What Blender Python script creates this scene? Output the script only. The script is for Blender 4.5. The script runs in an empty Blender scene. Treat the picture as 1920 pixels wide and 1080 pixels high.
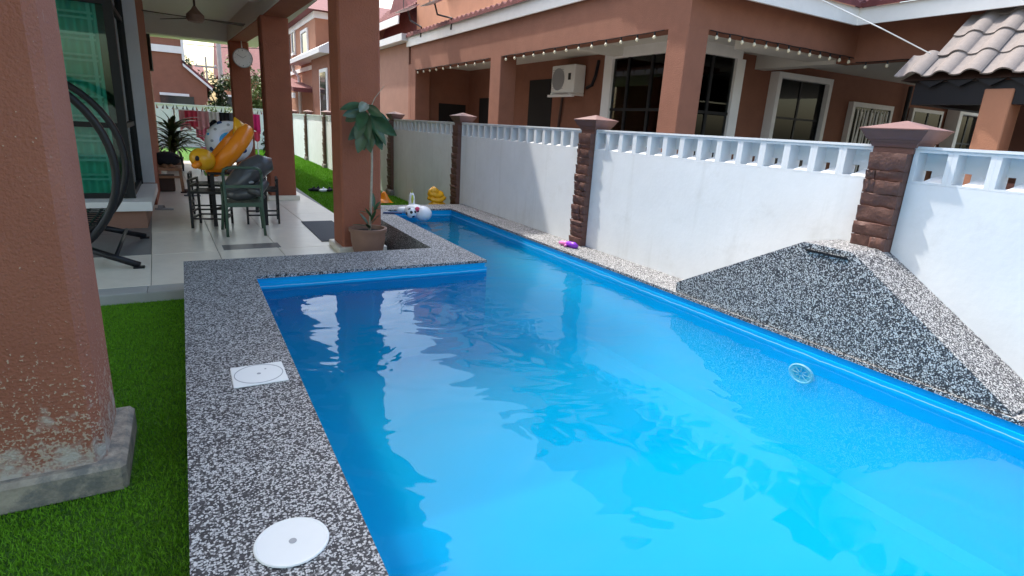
import bpy, math, random
import numpy as np
from mathutils import Vector, Matrix, Euler
random.seed(7); rng = np.random.default_rng(7)
R = math.radians
sc = bpy.context.scene
col = sc.collection

# ------------------------------------------------------------------ camera
cd = bpy.data.cameras.new('camera'); cam = bpy.data.objects.new('camera', cd); col.objects.link(cam)
cd.sensor_width = 36; cd.lens = 1061.4/1920*36; cd.clip_start = .05; cd.clip_end = 2000
yaw, pit, rol = .5261, -.27642, .05893
f_ = Vector((math.sin(yaw)*math.cos(pit), math.cos(yaw)*math.cos(pit), math.sin(pit)))
r_ = Vector((math.cos(yaw), -math.sin(yaw), 0)); u_ = r_.cross(f_)
r2 = math.cos(rol)*r_+math.sin(rol)*u_; u2 = -math.sin(rol)*r_+math.cos(rol)*u_
cam.matrix_world = Matrix(((r2.x,u2.x,-f_.x,0),(r2.y,u2.y,-f_.y,0),(r2.z,u2.z,-f_.z,1.52),(0,0,0,1)))
sc.camera = cam
# ------------------------------------------------------------------ sky, sun, exposure
SUN = Vector((.20, -.577, -1.0)).normalized()
w = bpy.data.worlds.new('World'); sc.world = w; w.use_nodes = True
nt = w.node_tree; bg = nt.nodes['Background']
sky = nt.nodes.new('ShaderNodeTexSky'); sky.sky_type = 'NISHITA'; sky.sun_disc = False
sky.sun_elevation = math.asin(-SUN.z); sky.sun_rotation = math.atan2(-SUN.x, -SUN.y)
sky.air_density = 1.6; sky.dust_density = 3.5; sky.ozone_density = 1.0
nt.links.new(sky.outputs[0], bg.inputs[0]); bg.inputs[1].default_value = .15
sd = bpy.data.lights.new('sun', 'SUN'); so = bpy.data.objects.new('sun', sd); col.objects.link(so)
sd.energy = 2.0; sd.angle = R(1.0); sd.color = (1, .95, .87)
so.rotation_euler = SUN.to_track_quat('-Z', 'Y').to_euler(); so.location = (-5, 10, 20)
vs = sc.view_settings; vs.view_transform = 'Standard'; vs.look = 'None'; vs.gamma = 1; vs.exposure = 1.5
sc.cycles.use_denoising = True
sc.cycles.max_bounces = 10; sc.cycles.diffuse_bounces = 6; sc.cycles.transparent_max_bounces = 12
sc.cycles.volume_bounces = 2
sc.cycles.caustics_reflective = False; sc.cycles.caustics_refractive = False

# ------------------------------------------------------------------ helpers
MT = {}
def node(nt, t, **kw):
    n = nt.nodes.new(t)
    for k, v in kw.items(): setattr(n, k, v)
    return n
def mat(name, c, rough=.7, bump=None, var=None, metal=0, spec=.5, coord='Object', stain=None, trans=0):
    m = bpy.data.materials.new(name); m.use_nodes = True; nt = m.node_tree; L = nt.links.new
    b = nt.nodes['Principled BSDF']; b.inputs['Roughness'].default_value = rough; b.inputs['Metallic'].default_value = metal
    b.inputs['Specular IOR Level'].default_value = spec; b.inputs['Base Color'].default_value = (*c, 1)
    if trans: b.inputs['Subsurface Weight'].default_value = trans; b.inputs['Subsurface Radius'].default_value = (.02,.02,.02)
    tc = node(nt, 'ShaderNodeTexCoord'); out = None
    if var:
        n = node(nt, 'ShaderNodeTexNoise'); n.inputs['Scale'].default_value = var[0]; n.inputs['Detail'].default_value = 6; n.inputs['Roughness'].default_value = .65
        L(tc.outputs[coord], n.inputs[0])
        r = node(nt, 'ShaderNodeMapRange'); r.inputs[1].default_value = .3; r.inputs[2].default_value = .7
        r.inputs[3].default_value = 1-var[1]; r.inputs[4].default_value = 1+var[1]; L(n.outputs[0], r.inputs[0])
        x = node(nt, 'ShaderNodeVectorMath', operation='SCALE'); x.inputs[0].default_value = c; L(r.outputs[0], x.inputs['Scale'])
        out = x.outputs[0]
    if stain:   # (scale, low, high, colour): blotches of another colour
        n = node(nt, 'ShaderNodeTexNoise'); n.inputs['Scale'].default_value = stain[0]; n.inputs['Detail'].default_value = 8; n.inputs['Roughness'].default_value = .7
        L(tc.outputs[coord], n.inputs[0])
        r = node(nt, 'ShaderNodeMapRange'); r.inputs[1].default_value = stain[1]; r.inputs[2].default_value = stain[2]; L(n.outputs[0], r.inputs[0])
        x = node(nt, 'ShaderNodeMix', data_type='RGBA'); L(r.outputs[0], x.inputs[0])
        if out: L(out, x.inputs[6])
        else: x.inputs[6].default_value = (*c, 1)
        x.inputs[7].default_value = (*stain[3], 1); out = x.outputs[2]
    if out: L(out, b.inputs['Base Color'])
    if bump:
        n = node(nt, 'ShaderNodeTexNoise'); n.inputs['Scale'].default_value = bump[0]; n.inputs['Detail'].default_value = 5
        L(tc.outputs[coord], n.inputs[0])
        bp = node(nt, 'ShaderNodeBump'); bp.inputs['Strength'].default_value = bump[1]; bp.inputs['Distance'].default_value = bump[2] if len(bump) > 2 else .01
        L(n.outputs[0], bp.inputs['Height']); L(bp.outputs[0], b.inputs['Normal'])
    MT[name] = m
    return m

class MB:
    def __init__(s): s.v = []; s.f = []
    def add(s, v, f):
        o = len(s.v); s.v += [tuple(p) for p in v]; s.f += [tuple(i+o for i in q) for q in f]; return s
    def box(s, x0, x1, y0, y1, z0, z1):
        return s.add([(x0,y0,z0),(x1,y0,z0),(x1,y1,z0),(x0,y1,z0),(x0,y0,z1),(x1,y0,z1),(x1,y1,z1),(x0,y1,z1)],
                     [(0,3,2,1),(4,5,6,7),(0,1,5,4),(1,2,6,5),(2,3,7,6),(3,0,4,7)])
    def bbox(s, x0, x1, y0, y1, z0, z1, b=.01):      # chamfered box
        xs = (x0,x0+b,x1-b,x1); ys = (y0,y0+b,y1-b,y1); zs = (z0,z0+b,z1-b,z1)
        bm_v = []; idx = {}
        def V(i,j,k):
            if (i,j,k) not in idx: idx[(i,j,k)] = len(bm_v); bm_v.append((xs[i],ys[j],zs[k]))
            return idx[(i,j,k)]
        F = []
        for a in (0,3):
            F.append([V(a,1,1),V(a,2,1),V(a,2,2),V(a,1,2)][::-1 if a==0 else 1])
            F.append([V(1,a,1),V(1,a,2),V(2,a,2),V(2,a,1)][::-1 if a==0 else 1])
            F.append([V(1,1,a),V(2,1,a),V(2,2,a),V(1,2,a)][::-1 if a==0 else 1])
        for i in (0,3):
            ii = 1 if i==0 else 2
            for j in (0,3):
                jj = 1 if j==0 else 2
                q = [V(i,jj,1),V(ii,j,1),V(ii,j,2),V(i,jj,2)]; F.append(q if (i==0)==(j==0) else q[::-1])
                q = [V(i,1,jj),V(i,2,jj),V(ii,2,j),V(ii,1,j)]; F.append(q if (i==0)==(j==0) else q[::-1])
                q = [V(1,i,jj),V(1,ii,j),V(2,ii,j),V(2,i,jj)]; F.append(q if (i==0)==(j==0) else q[::-1])
                for k in (0,3):
                    kk = 1 if k==0 else 2
                    q = [V(i,jj,kk),V(ii,j,kk),V(ii,jj,k)]
                    F.append(q)
        return s.add(bm_v, F)
    def bar(s, a, b, wx, wz=None, up=(0,0,1)):      # square bar from a to b
        a, b = Vector(a), Vector(b); d = (b-a).normalized(); wz = wz or wx
        up = Vector(up)
        if abs(d.dot(up)) > .99: up = Vector((0,1,0))
        x = d.cross(up).normalized()*wx/2; y = x.cross(d).normalized()*wz/2
        p = [a-x-y,a+x-y,a+x+y,a-x+y,b-x-y,b+x-y,b+x+y,b-x+y]
        return s.add(p, [(0,3,2,1),(4,5,6,7),(0,1,5,4),(1,2,6,5),(2,3,7,6),(3,0,4,7)])
    def tube(s, pts, r, seg=8, closed=False):
        pts = [Vector(p) for p in pts]; n = len(pts); o = len(s.v); prev = None
        for i, p in enumerate(pts):
            if closed: t = pts[(i+1)%n]-pts[i-1]
            else: t = pts[min(i+1,n-1)]-pts[max(i-1,0)]
            t.normalize()
            if prev is None:
                x = t.cross(Vector((0,0,1)))
                if x.length < .05: x = t.cross(Vector((0,1,0)))
            else: x = prev-t*prev.dot(t)
            x.normalize(); prev = x; y = t.cross(x)
            rr = r[i] if isinstance(r, (list,tuple)) else r
            for k in range(seg):
                a = 2*math.pi*k/seg; s.v.append(tuple(p+x*math.cos(a)*rr+y*math.sin(a)*rr))
        m = n if closed else n-1
        for i in range(m):
            j = (i+1)%n
            for k in range(seg):
                l = (k+1)%seg; s.f.append((o+i*seg+k, o+i*seg+l, o+j*seg+l, o+j*seg+k))
        if not closed:
            s.f.append(tuple(o+k for k in range(seg))[::-1]); s.f.append(tuple(o+(n-1)*seg+k for k in range(seg)))
        return s
    def lathe(s, prof, c=(0,0,0), seg=24, M=None, cap=True):
        o = len(s.v); c = Vector(c)
        for r, z in prof:
            for k in range(seg):
                a = 2*math.pi*k/seg; p = Vector((r*math.cos(a), r*math.sin(a), z))
                if M is not None: p = M@p
                s.v.append(tuple(p+c))
        for i in range(len(prof)-1):
            for k in range(seg):
                l = (k+1)%seg; s.f.append((o+i*seg+k, o+i*seg+l, o+(i+1)*seg+l, o+(i+1)*seg+k))
        e = o+(len(prof)-1)*seg
        if cap: s.f.append(tuple(o+k for k in range(seg))[::-1]); s.f.append(tuple(e+k for k in range(seg)))
        return s
    def grid(s, fn, nu, nv, cu=False, cv=False):
        o = len(s.v)
        for i in range(nu):
            for j in range(nv): s.v.append(tuple(fn(i/(nu if cu else nu-1), j/(nv if cv else nv-1))))
        for i in range(nu if cu else nu-1):
            for j in range(nv if cv else nv-1):
                a, b = (i+1)%nu, (j+1)%nv
                s.f.append((o+i*nv+j, o+a*nv+j, o+a*nv+b, o+i*nv+b))
        return s
    def ell(s, c, r, M=None, nu=16, nv=10):
        c = Vector(c)
        def fn(u, v):
            a = 2*math.pi*u; b = math.pi*(v*.998+.001)
            p = Vector((r[0]*math.cos(a)*math.sin(b), r[1]*math.sin(a)*math.sin(b), -r[2]*math.cos(b)))
            if M is not None: p = M@p
            return c+p
        return s.grid(fn, nu, nv, cu=True)
    def prism(s, poly, h0, h1, axis='z'):    # polygon in 2D extruded
        n = len(poly)
        def P(a, b, h): return {'z':(a,b,h),'x':(h,a,b),'y':(a,h,b)}[axis]
        v = [P(a,b,h0) for a,b in poly]+[P(a,b,h1) for a,b in poly]
        f = [tuple(range(n))[::-1], tuple(range(n,2*n))]+[(i,(i+1)%n,n+(i+1)%n,n+i) for i in range(n)]
        return s.add(v, f)
    def mesh(s, name, m=None, smooth=False, origin=None):
        me = bpy.data.meshes.new(name)
        v = s.v if origin is None else [(a-origin[0],b-origin[1],c-origin[2]) for a,b,c in s.v]
        me.from_pydata(v, [], s.f)
        import bmesh
        bm = bmesh.new(); bm.from_mesh(me)
        bmesh.ops.recalc_face_normals(bm, faces=bm.faces)
        for fc in bm.faces: fc.smooth = bool(smooth)
        if smooth == 'auto':
            for e in bm.edges:
                if len(e.link_faces) == 2 and e.calc_face_angle(0) > .6: e.smooth = False
        bm.to_mesh(me); bm.free()
        if m: me.materials.append(MT[m] if isinstance(m, str) else m)
        return me
    def build(s, name, m=None, parent=None, smooth=False, origin=None):
        return put(name, s.mesh(name, m, smooth, origin), parent, origin or (0,0,0))
def put(name, me, parent=None, loc=(0,0,0), rot=(0,0,0), scale=None, local=False):
    o = bpy.data.objects.new(name, me); col.objects.link(o)
    o.location = loc; o.rotation_euler = rot
    if scale: o.scale = scale
    if parent:
        o.parent = parent
        if not local: o.matrix_parent_inverse = winv(parent)
    return o
def winv(p):
    m = Matrix.LocRotScale(p.location, p.rotation_euler, p.scale)
    q = p
    full = m
    while q.parent:
        pm = Matrix.LocRotScale(q.parent.location, q.parent.rotation_euler, q.parent.scale)
        full = pm @ q.matrix_parent_inverse @ full; q = q.parent
    return full.inverted()
def tag(o, label=None, cat=None, group=None, kind=None):
    if label: o['label'] = label
    if cat: o['category'] = cat
    if group: o['group'] = group
    if kind: o['kind'] = kind
    return o
def thing(name, loc, label, cat, group=None, kind=None, rz=0):
    o = bpy.data.objects.new(name, None); col.objects.link(o); o.location = loc; o.rotation_euler = (0,0,rz)
    o.empty_display_size = .2
    return tag(o, label, cat, group, kind)
def rotm(x=0, y=0, z=0): return Euler((R(x),R(y),R(z))).to_matrix()

# ------------------------------------------------------------------ materials
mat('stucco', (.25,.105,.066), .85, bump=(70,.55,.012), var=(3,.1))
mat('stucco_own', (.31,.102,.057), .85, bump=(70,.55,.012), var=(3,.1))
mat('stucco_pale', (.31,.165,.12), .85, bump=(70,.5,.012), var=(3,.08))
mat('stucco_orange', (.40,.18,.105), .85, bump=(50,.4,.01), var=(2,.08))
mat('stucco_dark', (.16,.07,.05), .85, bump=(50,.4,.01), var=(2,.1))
mat('pillar_paint', (.125,.058,.045), .6, bump=(60,.5,.008), var=(20,.15))
mat('pillar_cap', (.16,.078,.066), .6, bump=(80,.25,.004), var=(8,.1))
mat('white_paint', (.72,.745,.77), .8, bump=(28,.16,.006), var=(2.2,.05), stain=(2.6,.55,.85,(.6,.61,.61)))
mat('white_trim', (.8,.8,.79), .6, var=(4,.04))
mat('soffit', (.66,.65,.60), .8, var=(2,.03))
mat('grey_trim', (.62,.63,.65), .6, var=(4,.05))
mat('black_metal', (.008,.008,.011), .42, spec=.35)
mat('black_frame', (.01,.011,.013), .5, spec=.3)
mat('black_cloth', (.01,.011,.018), .9, bump=(300,.3,.002))
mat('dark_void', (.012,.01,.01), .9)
mat('dark_wood', (.05,.022,.015), .6)
mat('wood', (.32,.17,.09), .55, var=(14,.2))
mat('green_paint', (.045,.09,.06), .45)
mat('concrete', (.40,.34,.27), .9, bump=(60,.6,.01), var=(12,.25), stain=(9,.45,.6,(.2,.19,.17)))
mat('plastic_white', (.82,.83,.82), .35, var=(6,.02))
mat('fitting', (.42,.5,.55), .4)
mat('plastic_grey', (.35,.36,.38), .5)
mat('brown_plastic', (.2,.12,.085), .45)
mat('pot_brown', (.235,.125,.085), .6, bump=(40,.15,.004), var=(6,.12))
mat('soil', (.05,.035,.025), .95, bump=(60,1,.02), var=(30,.4))
mat('bark', (.36,.31,.24), .85, bump=(50,.8,.01), var=(30,.25))
mat('leaf_dark', (.035,.085,.035), .35, var=(9,.3), spec=.6)
mat('leaf_under', (.075,.115,.06), .5, var=(9,.3))
mat('leaf_long', (.05,.07,.018), .45, var=(12,.5))
mat('leaf_tree', (.11,.16,.035), .6, var=(1.5,.35))
mat('leaf_tree_dark', (.05,.09,.03), .6, var=(1.5,.35))
mat('liner', (.0,.37,.74), .35, var=(2.5,.06), spec=.3)
def liner_mat():
    m = MT['liner']; nt = m.node_tree; L = nt.links.new; b = nt.nodes['Principled BSDF']; src = b.inputs['Base Color'].links[0].from_socket
    tc = node(nt, 'ShaderNodeTexCoord'); sx = node(nt, 'ShaderNodeSeparateXYZ'); L(tc.outputs['Object'], sx.inputs[0])
    n = node(nt, 'ShaderNodeTexNoise'); n.inputs['Scale'].default_value = 7; n.inputs['Detail'].default_value = 7; L(tc.outputs['Object'], n.inputs[0])
    a = node(nt, 'ShaderNodeMath', operation='MULTIPLY_ADD'); L(n.outputs[0], a.inputs[0]); a.inputs[1].default_value = .03; L(sx.outputs[2], a.inputs[2])
    d = node(nt, 'ShaderNodeMath', operation='SUBTRACT'); L(a.outputs[0], d.inputs[0]); d.inputs[1].default_value = .246
    e = node(nt, 'ShaderNodeMath', operation='ABSOLUTE'); L(d.outputs[0], e.inputs[0])
    r = node(nt, 'ShaderNodeMapRange'); L(e.outputs[0], r.inputs[0]); r.inputs[1].default_value = .0012; r.inputs[2].default_value = .004; r.inputs[3].default_value = .55; r.inputs[4].default_value = 0
    x = node(nt, 'ShaderNodeMix', data_type='RGBA'); L(r.outputs[0], x.inputs[0]); L(src, x.inputs[6]); x.inputs[7].default_value = (.55,.8,.95,1); L(x.outputs[2], b.inputs['Base Color'])
liner_mat()
mat('red_roof', (.16,.045,.045), .8, var=(6,.3), bump=(40,.4,.01))
mat('roof_grey', (.205,.18,.172), .9, var=(7,.12), bump=(90,.5,.006), stain=(16,.52,.72,(.24,.21,.2)))
mat('duck_yellow', (.82,.40,.015), .25, var=(4,.05)); mat('duck_orange', (.92,.27,.012), .25)
mat('float_grey', (.075,.078,.085), .28); mat('float_white', (.82,.83,.86), .25)
mat('ring_blue', (.04,.36,.68), .25); mat('navy', (.02,.05,.16), .5)
mat('pink', (.85,.2,.34), .8, bump=(40,.4,.01)); mat('rose', (.82,.42,.48), .85, bump=(40,.4,.01))
mat('red_cloth', (.8,.08,.16), .85, bump=(40,.4,.01)); mat('magenta', (.8,.02,.2), .8, bump=(40,.4,.01))
mat('pale_cloth', (.8,.8,.8), .85, bump=(40,.4,.01)); mat('grey_cloth', (.12,.13,.15), .85, bump=(40,.4,.01))
mat('violet', (.22,.03,.5), .35); mat('pink_plastic', (.75,.2,.5), .35)
mat('horn_yellow', (.45,.5,.06), .3)
mat('mat_grey', (.10,.105,.115), .9, bump=(200,.6,.004))
mat('tile_beige', (.82,.75,.63), .28, var=(5,.06), spec=.4, coord='Object')
mat('tile_grey', (.16,.155,.155), .32, var=(5,.1), spec=.4)
mat('tile_mid', (.42,.41,.39), .35, var=(5,.08))
mat('grout', (.3,.29,.27), .9)
mat('turf_base', (.06,.17,.01), .95, bump=(140,1,.02), var=(60,.4))
mat('earth', (.22,.2,.17), .95, var=(.5,.2), bump=(10,.4,.02))
mat('asphalt', (.055,.055,.057), .9, var=(3,.15))
mat('stone_clad', (.22,.19,.17), .85, bump=(18,1,.03), var=(14,.5))
mat('curtain_green', (.46,.74,.68), .8); mat('curtain_pale', (.26,.25,.23), .9)
mat('bar_white', (.85,.86,.85), .5)
mat('bulb_glass', (.75,.68,.5), .15); mat('steel', (.55,.56,.57), .35, metal=.8)
mat('pole_grey', (.5,.5,.48), .8, var=(3,.1))
mat('glass_win', (.03,.04,.045), .08, spec=.8)
mat('lane_white', (.85,.85,.85), .5)

def wall_streaks():     # rain streaks and splash marks in the white paint
    m = MT['white_paint']; nt = m.node_tree; L = nt.links.new; b = nt.nodes['Principled BSDF']; src = b.inputs['Base Color'].links[0].from_socket
    tc = node(nt, 'ShaderNodeTexCoord'); mp = node(nt, 'ShaderNodeMapping'); mp.inputs['Scale'].default_value = (9,9,.7); L(tc.outputs['Object'], mp.inputs[0])
    n = node(nt, 'ShaderNodeTexNoise'); n.inputs['Scale'].default_value = 1; n.inputs['Detail'].default_value = 6; L(mp.outputs[0], n.inputs[0])
    r = node(nt, 'ShaderNodeMapRange'); L(n.outputs[0], r.inputs[0]); r.inputs[1].default_value = .55; r.inputs[2].default_value = .78; r.inputs[3].default_value = 0; r.inputs[4].default_value = .35
    x = node(nt, 'ShaderNodeMix', data_type='RGBA'); L(r.outputs[0], x.inputs[0]); L(src, x.inputs[6]); x.inputs[7].default_value = (.50,.51,.50,1); L(x.outputs[2], b.inputs['Base Color'])
wall_streaks()

def glass(name, tint, refl=.08, clear=.75):
    m = bpy.data.materials.new(name); m.use_nodes = True; nt = m.node_tree; L = nt.links.new
    for n in list(nt.nodes):
        if n.type == 'BSDF_PRINCIPLED': nt.nodes.remove(n)
    out = nt.nodes['Material Output']
    t = node(nt, 'ShaderNodeBsdfTransparent'); t.inputs[0].default_value = (*tint, 1)
    g = node(nt, 'ShaderNodeBsdfGlossy'); g.inputs[1].default_value = .02
    fr = node(nt, 'ShaderNodeFresnel'); fr.inputs[0].default_value = 1.5
    mx = node(nt, 'ShaderNodeMixShader'); L(fr.outputs[0], mx.inputs[0]); L(t.outputs[0], mx.inputs[1]); L(g.outputs[0], mx.inputs[2])
    L(mx.outputs[0], out.inputs[0]); MT[name] = m
glass('glass_green', (.55,.86,.80)); glass('glass_dark', (.30,.36,.36))

def speckle():      # pebble wash: black, grey and white chips set in dark cement
    m = bpy.data.materials.new('pebble_wash'); m.use_nodes = True; nt = m.node_tree; L = nt.links.new
    b = nt.nodes['Principled BSDF']; b.inputs['Roughness'].default_value = .6
    tc = node(nt, 'ShaderNodeTexCoord')
    ns = node(nt, 'ShaderNodeTexNoise'); ns.inputs['Scale'].default_value = 45; L(tc.outputs['Object'], ns.inputs[0])
    mxv = node(nt, 'ShaderNodeVectorMath', operation='MULTIPLY_ADD'); L(ns.outputs['Color'], mxv.inputs[0]); mxv.inputs[1].default_value = (.014,.014,.014); L(tc.outputs['Object'], mxv.inputs[2])
    v = node(nt, 'ShaderNodeTexVoronoi'); v.inputs['Scale'].default_value = 145; L(mxv.outputs[0], v.inputs['Vector'])
    sp = node(nt, 'ShaderNodeSeparateColor'); L(v.outputs['Color'], sp.inputs[0])
    cr = node(nt, 'ShaderNodeValToRGB'); cr.color_ramp.interpolation = 'CONSTANT'; e = cr.color_ramp.elements
    e[0].position = 0; e[0].color = (.02,.02,.026,1); e[1].position = .26; e[1].color = (.045,.045,.052,1)
    for p, c in ((.40,(.2,.2,.205)),(.51,(.45,.45,.455)),(.67,(.58,.58,.58))):
        x = e.new(p); x.color = (*c, 1)
    L(sp.outputs[0], cr.inputs[0])
    ed = node(nt, 'ShaderNodeMapRange'); L(v.outputs['Distance'], ed.inputs[0]); ed.inputs[1].default_value = .45; ed.inputs[2].default_value = .75
    mx = node(nt, 'ShaderNodeMix', data_type='RGBA'); L(ed.outputs[0], mx.inputs[0]); L(cr.outputs[0], mx.inputs[6]); mx.inputs[7].default_value = (.03,.03,.035,1)
    L(mx.outputs[2], b.inputs['Base Color'])
    bp = node(nt, 'ShaderNodeBump', invert=True); bp.inputs['Strength'].default_value = .5; bp.inputs['Distance'].default_value = .003
    L(v.outputs['Distance'], bp.inputs['Height']); L(bp.outputs[0], b.inputs['Normal'])
    MT['pebble_wash'] = m
speckle()

def column_mat():   # brown stucco, paint worn to pale specks and bare lime near the foot (z measured from the ground)
    m = bpy.data.materials.new('worn_stucco'); m.use_nodes = True; nt = m.node_tree; L = nt.links.new
    b = nt.nodes['Principled BSDF']; b.inputs['Roughness'].default_value = .85
    tc = node(nt, 'ShaderNodeTexCoord'); sx = node(nt, 'ShaderNodeSeparateXYZ'); L(tc.outputs['Object'], sx.inputs[0])
    n1 = node(nt, 'ShaderNodeTexNoise'); n1.inputs['Scale'].default_value = 4; n1.inputs['Detail'].default_value = 6; L(tc.outputs['Object'], n1.inputs[0])
    n2 = node(nt, 'ShaderNodeTexNoise'); n2.inputs['Scale'].default_value = 95; n2.inputs['Detail'].default_value = 1.5; L(tc.outputs['Object'], n2.inputs[0])
    n3 = node(nt, 'ShaderNodeTexNoise'); n3.inputs['Scale'].default_value = 14; n3.inputs['Detail'].default_value = 9; L(tc.outputs['Object'], n3.inputs[0])
    c0 = node(nt, 'ShaderNodeMix', data_type='RGBA'); L(n1.outputs[0], c0.inputs[0]); c0.inputs[6].default_value = (.27,.09,.053,1); c0.inputs[7].default_value = (.36,.132,.082,1)
    # specks: more of them towards the foot
    h = node(nt, 'ShaderNodeMapRange'); L(sx.outputs[2], h.inputs[0]); h.inputs[1].default_value = .12; h.inputs[2].default_value = .75; h.inputs[3].default_value = .47; h.inputs[4].default_value = .73
    s1 = node(nt, 'ShaderNodeMath', operation='SUBTRACT'); L(n2.outputs[0], s1.inputs[0]); L(h.outputs[0], s1.inputs[1])
    s2 = node(nt, 'ShaderNodeMapRange'); L(s1.outputs[0], s2.inputs[0]); s2.inputs[1].default_value = 0; s2.inputs[2].default_value = .06
    c1 = node(nt, 'ShaderNodeMix', data_type='RGBA'); L(s2.outputs[0], c1.inputs[0]); L(c0.outputs[2], c1.inputs[6]); c1.inputs[7].default_value = (.50,.36,.27,1)
    # bare lime band with an uneven edge
    h2 = node(nt, 'ShaderNodeMapRange'); L(sx.outputs[2], h2.inputs[0]); h2.inputs[1].default_value = .1; h2.inputs[2].default_value = .46; h2.inputs[3].default_value = .34; h2.inputs[4].default_value = .70
    s3 = node(nt, 'ShaderNodeMath', operation='SUBTRACT'); L(n3.outputs[0], s3.inputs[0]); L(h2.outputs[0], s3.inputs[1])
    s4 = node(nt, 'ShaderNodeMapRange'); L(s3.outputs[0], s4.inputs[0]); s4.inputs[1].default_value = 0; s4.inputs[2].default_value = .22
    c2 = node(nt, 'ShaderNodeMix', data_type='RGBA'); L(s4.outputs[0], c2.inputs[0]); L(c1.outputs[2], c2.inputs[6]); c2.inputs[7].default_value = (.52,.46,.40,1)
    L(c2.outputs[2], b.inputs['Base Color'])
    bp = node(nt, 'ShaderNodeBump'); bp.inputs['Strength'].default_value = .6; bp.inputs['Distance'].default_value = .012
    L(n2.outputs[0], bp.inputs['Height']); L(bp.outputs[0], b.inputs['Normal']); MT['worn_stucco'] = m
column_mat()

def water_mat():
    m = bpy.data.materials.new('pool_water'); m.use_nodes = True; nt = m.node_tree; L = nt.links.new
    nt.nodes.remove(nt.nodes['Principled BSDF']); out = nt.nodes['Material Output']
    tc = node(nt, 'ShaderNodeTexCoord')
    mp = node(nt, 'ShaderNodeMapping'); mp.inputs['Scale'].default_value = (1.0,1.25,1); mp.inputs['Rotation'].default_value = (0,0,.5); L(tc.outputs['Object'], mp.inputs[0])
    a = node(nt, 'ShaderNodeTexNoise'); a.inputs['Scale'].default_value = 2.1; a.inputs['Detail'].default_value = 2.2; a.inputs['Distortion'].default_value = .6; L(mp.outputs[0], a.inputs[0])
    bp = node(nt, 'ShaderNodeBump'); bp.inputs['Strength'].default_value = .44; bp.inputs['Distance'].default_value = .03
    L(a.outputs[0], bp.inputs['Height'])
    t = node(nt, 'ShaderNodeBsdfTransparent'); t.inputs[0].default_value = (.80,.96,1,1)
    g = node(nt, 'ShaderNodeBsdfGlossy'); g.inputs[1].default_value = .0; L(bp.outputs[0], g.inputs['Normal'])
    fr = node(nt, 'ShaderNodeFresnel'); fr.inputs[0].default_value = 1.33; L(bp.outputs[0], fr.inputs[1])
    mx = node(nt, 'ShaderNodeMixShader'); L(fr.outputs[0], mx.inputs[0]); L(t.outputs[0], mx.inputs[1]); L(g.outputs[0], mx.inputs[2])
    L(mx.outputs[0], out.inputs[0])
    v = node(nt, 'ShaderNodeVolumePrincipled'); v.inputs['Color'].default_value = (.005,.73,.93,1); v.inputs['Density'].default_value = 1.0
    L(v.outputs[0], out.inputs[1]); MT['water'] = m
water_mat()

# ================================================================== THE SETTING
PX0, PX1, PY0, PYM, NX0, PYF = .377, 3.352, -1.5, 4.572, 2.348, 7.688   # basin plan
g = MB(); B = 600
for x0,x1,y0,y1 in ((-B,.3,-B,B),(3.5,B,-B,B),(.3,3.5,-B,-1.6),(.3,3.5,7.8,B),(.3,2.25,4.7,7.8)):
    g.add([(x0,y0,-.03),(x1,y0,-.03),(x1,y1,-.03),(x0,y1,-.03)], [(0,1,2,3)])
tag(g.build('ground', 'earth'), 'bare grey earth and paving around the houses', 'ground', kind='structure')
# lawn sheets
g = MB()
for x0,x1,y0,y1 in ((-6,-.08,-2,5.19),(1.95,3.75,8.1,27),(-4,1.95,19,27),(-.0,2.05,5.2,5.21)):
    g.add([(x0,y0,0),(x1,y0,0),(x1,y1,0),(x0,y1,0)], [(0,1,2,3)])
tag(g.build('lawn', 'turf_base'), 'green artificial lawn beside the pool and along the white wall', 'lawn', kind='structure')

# basin: inner faces of the L-shaped pool
FZ = -.50
L_ = [(PX0,PY0),(PX1,PY0),(PX1,PYF),(NX0,PYF),(NX0,PYM),(PX0,PYM)]
g = MB(); n = len(L_)
lv = []
for z, off in ((.297,0),(.255,0),(.255,.014),(FZ+.05,.014),(FZ,.06)):
    ring = []
    for i,(x,y) in enumerate(L_):
        sx = 1 if x in (PX0,NX0) else -1; sy = 1 if y == PY0 else -1
        ring.append((x+sx*off, y+sy*off, z))
    lv.append(ring)
for a in range(len(lv)-1):
    for i in range(n):
        j = (i+1)%n; g.add([lv[a][i],lv[a][j],lv[a+1][j],lv[a+1][i]], [(0,1,2,3)])
fl = lv[-1]
g.add([fl[0],fl[1],(fl[1][0],fl[4][1],FZ),fl[4],fl[5]], [(0,1,2,3,4)])
g.add([(fl[1][0],fl[4][1],FZ),fl[2],fl[3],fl[4]], [(0,1,2,3)])
tag(g.build('pool_basin', 'liner', smooth=False), 'bright blue lined basin of the L-shaped swimming pool', 'pool', kind='structure')
WZ = .212; q = .008      # a closed body of water reaching just into the liner
g = MB().prism([(PX0+q,PY0-.02),(PX1-q,PY0-.02),(PX1-q,PYF-q),(NX0+q,PYF-q),(NX0+q,PYM-q),(PX0+q,PYM-q)], FZ-.03, WZ)
tag(g.build('pool_water', 'water'), 'clear rippled blue water filling the pool', 'water', kind='structure')

# coping: raised pebble-wash kerb round the pool
g = MB()
for x0,x1,y0,y1 in ((-.085,.388,-1.5,5.19),(.388,2.36,4.56,5.19),(2.06,2.36,5.19,8.1),(2.36,3.34,7.676,8.1),(3.34,3.72,-1.5,8.1)):
    g.box(x0,x1,y0,y1,.297,.32)
for x0,x1,y0,y1 in ((-.081,.37,-1.5,5.186),(.37,2.34,4.578,5.186),(2.064,2.34,5.186,8.096),(2.34,3.36,7.695,8.096),(3.36,3.72,-1.5,8.096)):
    g.box(x0,x1,y0,y1,-.02,.297)
tag(g.build('pool_coping', 'pebble_wash'), 'black and white pebble-wash kerb running round the pool', 'coping', kind='structure')

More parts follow.
